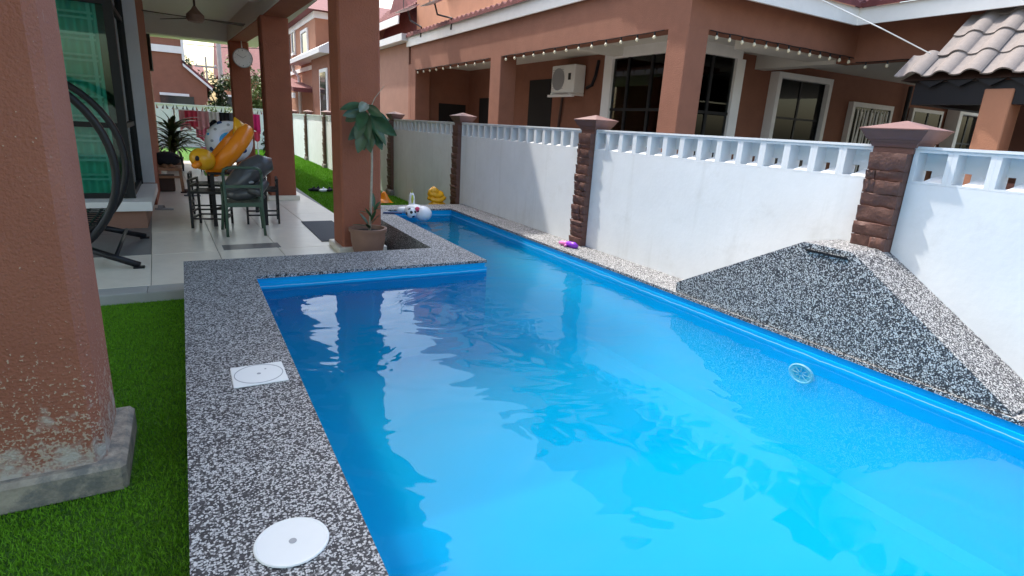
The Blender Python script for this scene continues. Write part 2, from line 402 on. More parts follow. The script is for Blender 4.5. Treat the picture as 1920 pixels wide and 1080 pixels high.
# sloped pebble-wash water feature against the wall
wf = thing('water_feature', (3.53,2.0,.32), 'trapezoid pebble-wash waterfall block against the white wall', 'water feature')
prof = [(3.15,.322),(3.15,.40),(2.15,.93),(1.85,.93),(1.80,.905),(.93,.335),(.93,.322)]
g = MB().prism(prof, 3.352, 3.718, 'x'); g.build('body', 'pebble_wash', wf)
MB().box(3.346,3.351,1.86,2.12,.878,.892).build('slot', 'black_metal', wf)

# terrace floor: separate tiles on a slab
tf = thing('terrace_floor', (0,5.2,.05), 'beige and grey tiled terrace floor under the house roof', 'floor', kind='structure')
MB().box(-4,1.94,5.2,19.0,-.02,.072).build('slab', 'grout', tf)
MB().box(-4,1.945,5.192,5.199,-.02,.074).build('step_edge', 'tile_mid', tf)
tw, tl = .6, 1.2
tile_b = MB().bbox(-tw/2+.003,tw/2-.003,-tl/2+.003,tl/2-.003,0,.012,.003).mesh('tile','tile_beige')
tile_g = MB().bbox(-tw/2+.003,tw/2-.003,-tl/2+.003,tl/2-.003,0,.012,.003).mesh('tile','tile_grey')
small_g = MB().bbox(-.29,.29,-.13,.13,0,.0135,.003).mesh('tile','tile_grey')
half_g = MB().bbox(-.297,.297,-.1,.1,0,.012,.003).mesh('tile','tile_mid')
for i in range(-6,4):
    put('tile', half_g, tf, (-.06+i*tw,5.301,.07))
    for j in range(11):
        x = -.06+i*tw-.035*(j*tl); y = 6.005+j*tl
        if x > 1.7: continue
        dark = (i == -1 and j >= 1 and j < 9)
        put('tile', tile_g if dark else tile_b, tf, (x,y,.07), (0,0,R(1.9)))
put('tile', small_g, tf, (.56,6.78,.0705), (0,0,R(1.5)))

# turf blades (uncountable)
def blades(name, rects, h, wd, label, excl=()):
    V = []
    for (x0,x1,y0,y1,nb) in rects:
        p = np.empty((nb,2)); p[:,0] = rng.uniform(x0,x1,nb); p[:,1] = rng.uniform(y0,y1,nb)
        for (a,b,c,d) in excl:
            p = p[~((p[:,0]>a)&(p[:,0]<b)&(p[:,1]>c)&(p[:,1]<d))]
        k = len(p); an = rng.uniform(0,2*np.pi,k); le = rng.uniform(.0,.9,k); hh = h*rng.uniform(.6,1.1,k)
        dx, dy = np.cos(an), np.sin(an); az = rng.uniform(0,2*np.pi,k)
        t = np.empty((k,3,3)); t[:,0] = np.c_[p[:,0]-np.cos(az)*wd, p[:,1]-np.sin(az)*wd, np.zeros(k)]
        t[:,1] = np.c_[p[:,0]+np.cos(az)*wd, p[:,1]+np.sin(az)*wd, np.zeros(k)]
        t[:,2] = np.c_[p[:,0]+dx*le*hh, p[:,1]+dy*le*hh, hh*.9]
        V.append(t.reshape(-1,3))
    V = np.concatenate(V); nv = len(V); me = bpy.data.meshes.new(name)
    me.vertices.add(nv); me.vertices.foreach_set('co', V.ravel().astype(np.float32))
    me.loops.add(nv); me.loops.foreach_set('vertex_index', np.arange(nv, dtype=np.int32))
    me.polygons.add(nv//3); me.polygons.foreach_set('loop_start', np.arange(0,nv,3,dtype=np.int32))
    me.update(); me.validate(); me.materials.append(MT['turf'])
    return tag(put(name, me), label, 'grass', kind='stuff')
mat('turf', (.15,.36,.014), .65, var=(70,.55), spec=.25)
blades('turf', [(-1.7,-.09,.9,5.18,150000)], .021, .0024, 'short dark green artificial grass beside the brown foreground column', [(-.86,-.31,2.5,3.03)])
blades('turf', [(1.96,3.71,8.12,26,95000)], .035, .006, 'bright green artificial grass strip below the far white wall')

# ================================================================== BOUNDARY WALL (right)
def make_pillar_meshes():
    rows = []; z = 0; tot = 1.5
    rnd = random.Random(21)
    while z < tot-.03:
        h = rnd.uniform(.055,.1); h = min(h, tot-z)
        if tot-z-h < .04: h = tot-z
        cut = rnd.choice([None,.33,.66,.45,None,.74,.27])
        segs = [(-.11,.11)] if cut is None else [(-.11,-.11+.22*cut),(-.11+.22*cut,.11)]
        for a,b in segs: rows.append((a,b,z,z+h))
        z += h
    out = []
    for a,b,z0,z1 in rows:
        g = MB(); pr = rnd.uniform(.002,.034); nu, nv = 8, 5; gp = .002
        V = []; 
        for i in range(nu):
            for j in range(nv):
                e = (i in (0,nu-1)) or (j in (0,nv-1))
                yy = a+gp+(b-a-2*gp)*i/(nu-1)+(0 if e else rnd.uniform(-.006,.006)); zz = z0+gp+(z1-z0-2*gp)*j/(nv-1)+(0 if i in(0,nu-1) and j in (0,nv-1) else rnd.uniform(-.004,.004))
                xx = -.10-(pr*.75+rnd.uniform(-.004,.004) if e else pr+rnd.uniform(-.006,.006))-.012*j/(nv-1); V.append((xx,yy,zz))
        F = [(i*nv+j,(i+1)*nv+j,(i+1)*nv+j+1,i*nv+j+1) for i in range(nu-1) for j in range(nv-1)]
        o = len(V); V += [(.08,a+gp,z0+gp),(.08,b-gp,z0+gp),(.08,b-gp,z1-gp),(.08,a+gp,z1-gp)]
        c00, c10, c11, c01 = 0,(nu-1)*nv,nu*nv-1,nv-1
        F += [tuple([i*nv for i in range(nu)][::-1]+[o,o+1]), tuple([c01+i*nv for i in range(nu)]+[o+2,o+3]),
              tuple([j for j in range(nv)]+[o+3,o]), tuple([c10+j for j in range(nv)][::-1]+[o+1,o+2])]
        g.add(V,F); out.append(g.mesh('stone','pillar_paint','auto'))
    return out
stones = make_pillar_meshes()
core = MB().box(-.098,.09,-.104,.104,0,1.5).mesh('pillar','pillar_paint')
g = MB()
def ringbox(g, w0, z0, w1, z1):
    a, b = w0/2, w1/2
    g.add([(-a,-a,z0),(a,-a,z0),(a,a,z0),(-a,a,z0),(-b,-b,z1),(b,-b,z1),(b,b,z1),(-b,b,z1)], [(0,3,2,1),(4,5,6,7),(0,1,5,4),(1,2,6,5),(2,3,7,6),(3,0,4,7)])
ringbox(g,.232,1.5,.232,1.535); ringbox(g,.25,1.535,.275,1.565); ringbox(g,.29,1.565,.30,1.578); ringbox(g,.31,1.578,.385,1.635); ringbox(g,.395,1.635,.395,1.641); ringbox(g,.392,1.641,.006,1.69)
cap = g.mesh('cap','pillar_cap')
base = MB().bbox(-.15,.1,-.16,.16,0,.13,.02).mesh('base_block','stone_clad')
# vent block: open frame with offset baffles behind, .2 wide (y), .176 tall, .11 deep (x)
def vent_mesh(wd):
    g = MB(); h = .194; t = .025; D = .13
    g.box(0,D,-wd/2,-wd/2+t,0,h); g.box(0,D,wd/2-t,wd/2,0,h); g.box(0,D,-wd/2+t,wd/2-t,0,.012); g.box(0,D,-wd/2+t,wd/2-t,h-.018,h)
    i = wd/2-t
    g.box(D-.03,D-.001,-i,i-.045,.012,.075)                # lower baffle, gap at far side
    g.box(D-.028,D-.002,-i+.02,i,.075,h-.018)             # upper baffle, gap at near side
    g.add([(.0,-i,.012),(.0,i-.05,.012),(D-.03,i-.085,.055),(D-.03,-i,.055)], [(0,1,2,3)])   # sloping floor
    g.add([(.0,i-.05,.012),(D-.03,i-.085,.055),(D-.03,i-.085,.012)], [(0,1,2)])
    return g.mesh('vent_block','white_paint')
bw = thing('boundary_wall', (3.72,10,0), 'long white garden wall with perforated top and brown stone pillars beside the pool', 'wall')
PY = [-1.12, 1.93, 4.98, 8.33, 11.65, 14.9, 18.1, 21.1, 24.1, 26.9]
for i, y in enumerate(PY):
    p = put('pillar', core, bw, (3.775,y,0)); put('cap', cap, p, (.012,0,0), scale=(.74,1,1), local=True)
    for s in stones: put('stone', s, p, local=True)
    if y > 9: put('base_block', base, p, local=True)
for a, b in zip(PY[:-1], PY[1:]):
    y0, y1 = a+.112, b-.112
    MB().box(3.72,3.82,y0,y1,-.02,1.335).build('panel','white_paint',bw)
    MB().box(3.714,3.858,y0,y1,1.5305,1.546).build('top_rail','white_paint',bw)
    k = round((y1-y0)/.2); wd = (y1-y0)/k; vm = vent_mesh(wd-.0006)
    for q in range(k): put('vent_block', vm, bw, (3.7205,y0+wd*(q+.5),1.336))
# far cross wall behind the terrace
cw = thing('back_wall', (1.4,27,0), 'low white cross wall with perforated top behind the hanging laundry', 'wall')
MB().box(-5,3.7,27.02,27.12,-.02,1.42).build('panel','white_paint',cw)
MB().box(-5,3.7,27.0,27.14,1.62,1.66).build('top_rail','white_paint',cw)
vm = MB()
for sx in (-1,1): vm.box(sx*.15-.02,sx*.15+.02,0,.1,0,.198)
vm.box(-.13,.13,0,.1,0,.02); vm.box(-.13,.13,0,.1,.178,.198); vm.prism([(-.05,.02),(.05,.02),(.12,.178),(-.12,.178)],.03,.07,'y')
vm = vm.mesh('vent_block','white_paint')
for k in range(25): put('vent_block', vm, cw, (-4.8+.342*k,27.02,1.421))

# ================================================================== OWN HOUSE
own = thing('terrace_house', (-2,10,0), 'own brown house with covered terrace and green glass bay window', 'house')
MB().box(-6,-.62,10.3,19.5,-.02,3.36).build('wall','stucco',own)
MB().box(-6,-.66,8.95,10.3,-.02,3.3).build('wall','stucco_dark',own)
MB().box(-.615,-.43,10.12,13.0,-.02,3.3).build('pier','stucco_own',own)
MB().box(-.66,-.425,10.06,10.115,.42,3.3).build('white_pilaster','grey_trim',own)
g = MB()
for k in range(9):
    for q in range(2): g.bbox(-.625,-.585-random.uniform(0,.02),16.4+q*.3,16.68+q*.3,.1+k*.28,.36+k*.28,.01)
g.build('stone_cladding','stone_clad',own)
# terrace roof: ceiling, beams, unseen shading storey
MB().box(-6,2.15,4.7,19.8,3.37,3.52).build('ceiling','soffit',own)
MB().box(-6,-.05,-3,4.7,3.30,3.5).build('porch_ceiling','soffit',own)
MB().box(-6,2.12,9.72,16.5,3.52,7.3).build('upper_storey','stucco_orange',own)  # out of view; added and sized to cast the shadow on the white wall
MB().box(-6.2,2.62,9.69,16.55,7.3,7.42).build('shade_slab','white_trim',own)  # unseen roof slab, widened to carry that shadow onto the wall
g = MB(); g.bar((1.63,4.7,3.185),(1.435,10.7,3.185),.34,.37); g.bar((1.435,10.7,3.184),(1.22,15.3,3.184),.34,.37); g.build('eave_beam','stucco_own',own)
g = MB(); g.bar((1.455,4.72,3.19),(1.26,10.7,3.19),.02,.355); g.bar((1.26,10.7,3.19),(1.045,15.3,3.19),.02,.355); g.build('beam_lining','soffit',own)
MB().box(-.62,1.05,15.05,15.35,3.0,3.37).build('end_beam','soffit',own)
MB().box(-.6,1.25,10.55,10.85,3.22,3.37).build('cross_beam','soffit',own)
# bay window
bay = put('bay_window', MB().box(-4,-.4,8.06,10.06,.30,.41).mesh('bay_window','white_trim'), own)
MB().box(-4,-.47,8.14,10.1,.06,.298).build('base','stucco_pale',bay)
MB().box(-4,-.4,8.06,10.06,3.0,3.3).build('head','grey_trim',bay)
g = MB(); bx, by = -.62, 8.42
for x,y in ((bx,by),(bx-1.12,by),(bx,10.02)): g.box(x-.045,x+.045,y-.045,y+.045,.412,3.0)
for z in (.44,1.27,2.62): g.box(-4,bx-.045,by-.03,by+.03,z-.03,z+.03); g.box(bx-.03,bx+.03,by+.045,9.975,z-.03,z+.03)
g.build('frame','black_frame',bay)
MB().box(-4,bx-.05,by-.004,by+.004,.45,3.0).build('pane','glass_green',bay)
MB().box(bx-.004,bx+.004,by+.05,9.97,.45,3.0).build('pane','glass_green',bay)
for z in np.arange(.62,2.95,.225):
    for dz in (0,.055): MB().box(-4,bx-.16,by+.06,by+.075,z+dz,z+dz+.024).build('grille_bar','bar_white',bay)
for x in (-.80,-1.4,-2.0): MB().box(x-.035,x,by+.08,by+.095,.43,2.98).build('grille_post','bar_white',bay)
g = MB().grid(lambda u,v: (-4+u*3.25, by+.15+.035*math.sin(u*150)+.015*math.sin(u*61+1), .43+v*2.5), 260, 2); g.build('curtain','curtain_green',bay,smooth=True)
MB().box(-4,bx-.02,8.85,8.9,.42,3.0).build('inner_wall','stucco_pale',bay)
# columns
def column(name, cx, cy, s, z0, z1, label, m='stucco_own', pl=None, ch=.02):
    t = thing(name, (cx,cy,z0), label, 'column', 'brown columns of the covered terrace')
    h = s/2
    a = [(cx-h+ch,cy-h),(cx+h-ch,cy-h),(cx+h,cy-h+ch),(cx+h,cy+h-ch),(cx+h-ch,cy+h),(cx-h+ch,cy+h),(cx-h,cy+h-ch),(cx-h,cy-h+ch)]
    MB().prism(a, z0+(pl[1]-.02 if pl else 0), z1).build('shaft', m, t)
    if pl: MB().bbox(cx-h-pl[0],cx+h+pl[0],cy-h-pl[0],cy+h+pl[0],z0,z0+pl[1],.008).build('plinth', pl[2], t)
    return t
column('column', -.62,2.765,.47,0,3.30,'worn brown column with concrete foot on the grass in the foreground','worn_stucco',None,.035)
o = bpy.data.objects['column']
g = MB().bbox(-.92,-.318,2.485,3.035,-.01,.125,.018); g.build('plinth','concrete',o)
column('column', 1.64,6.41,.43,.08,3.0,'brown column standing behind the potted rubber plant',pl=(.05,.07,'tile_beige'))
column('column', 1.43,10.72,.42,.08,3.0,'dark brown column with tiled foot beside the green chair','stucco_own',pl=(.05,.08,'tile_beige'))
column('column', 1.25,15.05,.40,.08,3.0,'far brown column behind the round wall clock','stucco_own')

# ================================================================== NEIGHBOUR HOUSE (right)
nb = thing('neighbour_house', (8,10,0), 'brown neighbour house with open verandah and white window frames behind the wall', 'house')
S = 'stucco'
XN, YN = 6.0, 6.05
# beams
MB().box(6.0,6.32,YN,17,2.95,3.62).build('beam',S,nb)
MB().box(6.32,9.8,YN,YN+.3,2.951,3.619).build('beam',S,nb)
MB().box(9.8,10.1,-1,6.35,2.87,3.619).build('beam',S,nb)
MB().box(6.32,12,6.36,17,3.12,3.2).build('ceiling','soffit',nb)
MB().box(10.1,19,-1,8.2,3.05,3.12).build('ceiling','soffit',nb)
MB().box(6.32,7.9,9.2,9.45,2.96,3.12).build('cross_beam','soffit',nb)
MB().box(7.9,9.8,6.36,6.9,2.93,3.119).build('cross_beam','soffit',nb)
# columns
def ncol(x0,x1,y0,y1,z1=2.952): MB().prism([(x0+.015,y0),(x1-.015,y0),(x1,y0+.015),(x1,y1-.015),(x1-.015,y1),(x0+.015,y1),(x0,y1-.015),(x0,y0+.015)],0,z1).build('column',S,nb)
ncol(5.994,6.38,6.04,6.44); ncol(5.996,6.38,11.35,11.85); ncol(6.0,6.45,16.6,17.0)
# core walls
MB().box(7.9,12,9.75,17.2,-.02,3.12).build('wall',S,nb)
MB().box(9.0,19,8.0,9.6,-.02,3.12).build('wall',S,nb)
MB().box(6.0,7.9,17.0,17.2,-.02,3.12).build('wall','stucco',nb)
MB().box(6.0,9,17.2,21.5,-.02,3.75).build('side_room','stucco_pale',nb)
MB().box(5.75,9,17.1,21.8,3.76,3.95).build('gutter','grey_trim',nb)
# fascia and roof
g = MB(); g.box(5.93,5.97,5.75,17.2,3.60,3.86); g.box(5.97,9.2,5.75,5.79,3.33,3.57); g.box(9.2,9.24,-1,5.75,3.33,3.57)
g.build('fascia','white_trim',nb)
MB().box(5.975,6.1,5.8,17.1,3.622,3.65).build('soffit','soffit',nb)
MB().box(6.1,9.3,5.8,6.04,3.5,3.53).build('soffit','soffit',nb); MB().box(9.25,9.79,-1,5.79,3.5,3.53).build('soffit','soffit',nb)
def roof_sheet(fn, nu, rows, per, name, parent, m):     # tiled sheet: waves along u, steps along v
    g = MB(); st = 6
    for r in range(rows):
        g.grid(lambda u,v: fn(u*nu*per, (r+v)/rows, .03*math.cos(u*nu*2*math.pi)+.05*(1-v)+.02), nu*st+1, 2)
        g.grid(lambda u,v: fn(u*nu*per, r/rows, (.03*math.cos(u*nu*2*math.pi)+.07)*(1-v)-.02*v), nu*st+1, 2)
    o = g.build(name, m, parent, smooth=False); o['kind'] = 'stuff'; return o
roof_sheet(lambda s,t,h: (5.88+t*3.2, 5.7+s, 3.86+t*.85+h), 46, 9, .25, 'roof_tiles', nb, 'red_roof')
roof_sheet(lambda s,t,h: (5.7+s, 5.7+t*3.3, 3.585+t*1.3+h), 17, 9, .25, 'roof_tiles', nb, 'red_roof')
roof_sheet(lambda s,t,h: (9.15+t*3.4, 5.8-s, 3.585+t*1.35+h), 26, 9, .25, 'roof_tiles', nb, 'red_roof')
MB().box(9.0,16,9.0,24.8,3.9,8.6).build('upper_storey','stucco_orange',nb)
MB().box(8.85,8.998,18.2,21.6,6.0,6.16).build('window_sill','white_trim',nb)
MB().box(8.92,8.997,18.4,21.4,6.161,7.4).build('window','glass_win',nb)
roof_sheet(lambda s,t,h: (8.3+t*3.4, 24.9+s, 5.75+t*2.3+h), 34, 10, .25, 'roof_tiles', nb, 'red_roof')
MB().box(8.2,8.26,24.9,33.4,5.4,5.72).build('fascia','white_trim',nb)
# windows
def window_y(x0,x1,z0,z1,y,fr=.14,dep=.16,name='window',curt=True,nm=2):    # faces -Y, white frame with deep reveal
    g = MB(); g.box(x0-fr,x0,y-dep,y-.002,z0-fr,z1+fr); g.box(x1,x1+fr,y-dep,y-.002,z0-fr,z1+fr); g.box(x0,x1,y-dep,y-.002,z1,z1+fr); g.box(x0,x1,y-dep,y-.002,z0-fr,z0)
    wn = g.build(name,'white_trim',nb)
    MB().box(x0,x1,y-.012,y-.003,z0,z1).build('back','dark_void',wn)
    if curt: MB().grid(lambda u,v:(x0+.05+u*(x1-x0-.1), y-.04+.02*math.sin(u*60), z0+.02+v*(z1-z0-.1)*.62), 120, 2).build('curtain','curtain_pale',wn,smooth=True)
    MB().box(x0,x1,y-.085,y-.078,z0,z1).build('pane','glass_dark',wn)
    g = MB()
    for k in range(nm+1):
        xx = x0+(x1-x0)*k/nm; g.box(max(x0,xx-.025),min(x1,xx+.025),y-.1,y-.07,z0,z1)
    zz = z0+(z1-z0)*.62
    for k in range(nm):
        a = x0+(x1-x0)*k/nm+.025; b = x0+(x1-x0)*(k+1)/nm-.025; g.box(a,b,y-.098,y-.072,zz-.02,zz+.02)
    g.build('mullion','black_frame',wn)
    return wn
# corner bay: W1 faces -X, W2 faces -Y
XB, YB = 7.5, 7.55
cb = MB().box(XB,8.9,YB,9.75,.35,.75).build('corner_bay','white_trim',nb)
MB().box(XB,8.9,YB,9.75,2.93,3.119).build('head','white_trim',cb)
for q in ((XB,XB+.22,9.5,9.75),(8.78,9.0,YB,YB+.24),(XB,XB+.16,YB,YB+.16)): MB().box(*q,.751,2.929).build('jamb','white_trim',cb)
MB().box(XB+.06,XB+.07,YB+.16,9.5,.75,2.93).build('pane','glass_dark',cb); MB().box(XB+.16,8.78,YB+.06,YB+.07,.75,2.93).build('pane','glass_dark',cb)
MB().grid(lambda u,v:(XB+.2+.03*math.sin(u*75), YB+.3+u*1.9, .8+v*1.75), 120, 2).build('curtain','curtain_pale',cb,smooth=True)
MB().grid(lambda u,v:(XB+.3+u*1.1, YB+.2+.03*math.sin(u*50), .8+v*1.75), 90, 2).build('curtain','curtain_pale',cb,smooth=True)
g = MB()
for y in (YB+.85,YB+1.5): g.box(XB+.04,XB+.09,y-.03,y+.03,.75,2.93)
for x in (XB+.72,): g.box(x-.03,x+.03,YB+.04,YB+.09,.75,2.93)
g.box(XB+.045,XB+.085,YB+.16,9.5,1.95,2.0); g.box(XB+.16,8.78,YB+.045,YB+.085,1.95,2.0); g.build('mullion','black_frame',cb)
window_y(10.42,11.98,.8,2.76,8.0,.11,.2)
dr = window_y(13.2,14.65,.1,2.4,8.0,.1,.12,'door',False,2)
for k in range(11): MB().box(13.27+k*.132,13.295+k*.132,7.84,7.86,.1,2.36).build('grille_bar','bar_white',dr)
for k in range(6):
    g = MB(); g.bar((13.3+k*.25,7.85,1.2),(13.45+k*.2,7.85,2.3),.02); g.build('grille_bar','bar_white',dr)
window_y(15.7,17.0,1.5,2.45,7.98,.08,.1,curt=False)
window_y(17.6,19.2,.6,2.5,7.97,.17,.3)
# dark openings of the long wall
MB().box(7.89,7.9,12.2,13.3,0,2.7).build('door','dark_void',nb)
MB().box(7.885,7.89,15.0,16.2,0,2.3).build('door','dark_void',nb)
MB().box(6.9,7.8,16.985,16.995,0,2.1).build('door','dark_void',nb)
MB().box(9.801,10.1,6.36,7.99,2.868,3.119).build('cross_beam','soffit',nb)
MB().tube([(15.3,7.9,.1),(15.3,7.9,3.0)],.05,8).build('drain_pipe','black_metal',nb)
# AC unit on bracket
ac = thing('air_conditioner', (7.75,11.2,2.2), 'white outdoor air conditioner on the verandah wall of the neighbour house', 'air conditioner')
MB().bbox(7.55,7.86,10.85,11.75,2.32,2.92,.02).build('casing','plastic_white',ac)
g = MB().lathe([(.24,0),(.24,.012),(.22,.012),(.21,.004)],(7.548,11.46,2.62),24,rotm(y=-90)); g.build('fan_grille','plastic_grey',ac)
for k in range(9): MB().box(7.53,7.536,11.24,11.68,2.42+k*.05,2.428+k*.05).build('louvre','plastic_grey',ac)
MB().box(7.544,7.549,10.97,11.07,2.60,2.74).build('badge','black_frame',ac)
g = MB(); g.bar((7.5,10.95,2.30),(7.9,10.95,2.30),.05); g.bar((7.5,11.65,2.30),(7.9,11.65,2.30),.05); g.box(7.5,7.56,10.8,11.8,2.24,2.29); g.build('bracket','plastic_white',ac)
MB().tube([(7.88,10.8,2.45),(7.87,10.6,2.5),(7.87,10.5,2.7),(7.88,10.45,3.0)],.035,8).build('pipe','black_metal',ac)
MB().tube([(7.86,11.7,2.3),(7.87,11.8,1.6),(7.87,11.8,.1)],.03,8).build('pipe','dark_wood',ac)
# string lights
def string_lights(name, a, b, n, label):
    a, b = Vector(a), Vector(b); t = thing(name, a, label, 'string lights', 'bulb strings under the verandah beam')
    MB().tube([a+(b-a)*i/n-Vector((0,0,.012*(i%2))) for i in range(n+1)],.007,5).build('cable','black_metal',t)
    sk = MB().lathe([(.012,0),(.014,-.03),(.014,-.04)],(0,0,0),8).mesh('socket','black_metal'); bl = MB().lathe([(.01,-.035),(.022,-.055),(.026,-.072),(.018,-.09),(.004,-.098)],(0,0,0),10).mesh('bulb','bulb_glass',True)
    for i in range(n):
        p = a+(b-a)*(i+.5)/n-Vector((0,0,.012)); s = put('bulb', bl, t, p); put('socket', sk, s, local=True)
string_lights('string_lights', (5.985,6.5,2.945), (5.985,11.3,2.945), 13, 'bulb string under the lit verandah beam between the two columns')
string_lights('string_lights', (5.985,11.9,2.945), (5.985,16.6,2.945), 10, 'bulb string under the verandah beam left of the second column')
string_lights('string_lights', (6.4,6.04,2.945), (9.78,6.04,2.945), 13, 'bulb string under the shaded front beam of the verandah')
string_lights('string_lights', (9.785,6.0,2.866), (9.785,3.6,2.866), 7, 'short bulb string leading towards the grey tiled porch roof')
# satellite dishes
def dish(p, foot, label, rz):
    t = thing('satellite_dish', foot, label, 'satellite dish', 'satellite dishes on the verandah eave')
    M = Vector((-.40,.02,.91)).to_track_quat('Z','Y').to_matrix()
    MB().lathe([(.02,-.05),(.2,-.035),(.36,0),(.37,.012),(.36,.012),(.2,-.022),(.02,-.036)],p,24,M).build('reflector','grey_trim',t,smooth=True)
    MB().tube([p,(p[0]+.05,p[1]-.1,p[2]-.3),(foot[0],foot[1]-.05,foot[2]+.25),foot],.022,8).build('mast','black_metal',t)
    q = Vector(p)+M@Vector((0,0,.3)); MB().tube([Vector(p)+M@Vector((-.34,0,0)),q],.012,6).build('arm','black_metal',t); MB().ell(q,(.04,.04,.05)).build('receiver','plastic_grey',t)
dish((5.75,16.6,4.52),(5.92,16.0,3.75),'grey satellite dish on the eave nearest the far red roof',20)
dish((5.75,14.6,4.42),(5.92,13.9,3.72),'second grey satellite dish in front of the orange upper wall',20)

# ---- porch roof with grey S-tiles at upper right
pr = thing('tiled_porch', (9,3,0), 'small porch with grey clay S-tile roof and orange columns beyond the wall', 'porch')
Xe, Yc, Ze, al = 8.5, 4.62, 2.46, R(43)
tm = MB()
def tp(u, v):
    s = -.175+.35*u; h = .06*max(0,math.sin(math.pi*min(1,u/.62)))**.8 if u < .62 else -.012*math.sin(math.pi*(u-.62)/.38)
    return (v*.47, s, h+.028*(1-v))
tm.grid(tp, 19, 2)
tm.grid(lambda u,v: tuple(np.array(tp(u,0))-np.array((-.0,0,.02*v))), 19, 2)
tmesh = tm.mesh('roof_tile','roof_grey',False)
tilt = Matrix.Rotation(-al,4,'Y')
for r in range(9):
    x = Xe+r*.40*math.cos(al); z = Ze+r*.40*math.sin(al); y = Yc-r*.40*math.cos(al)*.55-.16
    yy = Yc-.16
    k = 0
    while yy > -1.2:
        if yy < y+.12:
            put('roof_tile', tmesh, pr, (x+random.uniform(-.01,.01),yy,z+random.uniform(-.004,.004)), (random.uniform(-.015,.015),-al,random.uniform(-.02,.02)))
        yy -= .33
MB().add([(Xe+.05,Yc-.05,Ze-.04),(Xe+.05,-1.2,Ze-.04),(Xe+3.2,-1.2,Ze-.04+3.2*math.tan(al)),(Xe+3.2,Yc-3.2,Ze-.04+3.2*math.tan(al))],[(0,1,2,3)]).build('roof_deck','dark_wood',pr)
MB().add([(Xe+.05,Yc-.05,Ze-.04),(Xe+6.4,Yc-.05,Ze-.04),(Xe+3.2,Yc-3.2,Ze-.04+3.2*math.tan(al))],[(0,1,2)]).build('roof_deck','dark_wood',pr)
MB().box(Xe+.15,Xe+.3,-1.2,Yc-.2,2.12,2.40).build('beam','black_metal',pr)  # both beams coloured black to stand for the shade under the roof
MB().box(Xe+.3,Xe+5,Yc-.4,Yc-.22,2.12,2.40).build('beam','black_metal',pr)
MB().box(10.3,10.5,-1,4.15,-.02,2.9).build('inner_wall','stucco_dark',pr)  # dark wall added to stand for the shaded interior behind the columns
g = MB()
for k in range(12): g.prism([(Yc-.25-k*.33,2.42),(Yc-.25-k*.33-.33,2.42),(Yc-.25-k*.33-.165,2.33)],Xe+.08,Xe+.1,'x')
g.build('valance','black_metal',pr)
for y in (3.45,2.75): MB().bbox(8.62,8.92,y-.15,y+.15,0,2.3,.012).build('column','stucco_orange',pr)
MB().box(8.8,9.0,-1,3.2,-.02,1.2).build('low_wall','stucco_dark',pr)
tag(MB().tube([(7.6,6.3,3.9),(7.5,5.4,3.45),(7.9,4.6,3.0),(8.6,4.3,2.75)],.008,6).build('overhead_cable','white_trim'), 'thin white cable sagging from the tiled eave to the porch roof', 'cable')

# ================================================================== FAR HOUSES, POLES, TREES
def simple_house(name, x0,x1,y0,y1,h,m,label,roof='red_roof',rh=1.4,band=True,wins=(),pit='x'):
    t = thing(name,((x0+x1)/2,(y0+y1)/2,0),label,'house')
    wl = MB().box(x0,x1,y0,y1,-.03,h).build('wall',m,t)
    e = .4
    if pit == 'x': MB().prism([(y0-e,h),(y1+e,h),((y0+y1)/2,h+rh)],x0-e,x1+e,'x').build('roof',roof,t)
    else: MB().prism([(x0-e,h),(x1+e,h),((x0+x1)/2,h+rh)],y0-e,y1+e,'y').build('roof',roof,t)
    if band:
        g = MB(); b = .06
        for z in ((h-.32,h-.02),): g.box(x0-b,x1+b,y0-b,y0-.003,*z); g.box(x0-b,x0-.003,y0-.003,y1,*z)
        g.build('trim','white_trim',t)
    for (face,a,b,z0,z1) in wins:
        g = MB(); d = .08; f = .14
        if face == 'y':
            g.box(a-f,a,y0-d,y0-.003,z0-f,z1+f); g.box(b,b+f,y0-d,y0-.003,z0-f,z1+f); g.box(a,b,y0-d,y0-.003,z1,z1+f); g.box(a,b,y0-d-.06,y0-.003,z0-f,z0)
            wn = g.build('window','white_trim',t); MB().box(a,b,y0-.03,y0-.004,z0,z1).build('pane','glass_win',wn)
        else:
            g.box(x0-d,x0-.003,a-f,a,z0-f,z1+f); g.box(x0-d,x0-.003,b,b+f,z0-f,z1+f); g.box(x0-d,x0-.003,a,b,z1,z1+f); g.box(x0-d-.06,x0-.003,a,b,z0-f,z0)
            wn = g.build('window','white_trim',t); MB().box(x0-.03,x0-.004,a,b,z0,z1).build('pane','glass_win',wn)
    return t
# house behind the back wall
h1 = thing('rear_house', (-1,32,0), 'terracotta house with sloping side roof behind the laundry', 'house')
MB().prism([(-6,-.03),(1.14,-.03),(1.14,2.55),(.25,3.38),(.25,5.3),(-6,5.3)],31,40,'y').build('wall','stucco',h1)
MB().box(-6,.32,30.92,30.997,3.83,4.12).build('trim','white_trim',h1)
MB().box(.251,.36,30.9,40,3.36,8).build('trim','white_trim',h1)
MB().box(-6,.25,30.95,40,5.301,8.5).build('upper_wall','stucco_orange',h1)
g = MB(); g.bar((.22,35.5,3.52),(1.40,35.5,2.47),.13,9.2,(0,1,0)); g.build('roof','red_roof',h1)
MB().prism([(.26,3.32),(1.36,2.34),(1.36,2.46),(.26,3.44)],30.8,30.9,'y').build('fascia','white_trim',h1)
wn = MB().box(-.75,.4,30.92,30.997,2.02,2.13).build('window','white_trim',h1); MB().box(-.75,.58,30.96,30.997,1.45,2.02).build('pane','glass_win',wn)
MB().box(-.62,-.5,16.9,17.5,2.35,3.3).build('vent_louvre','dark_void',own)
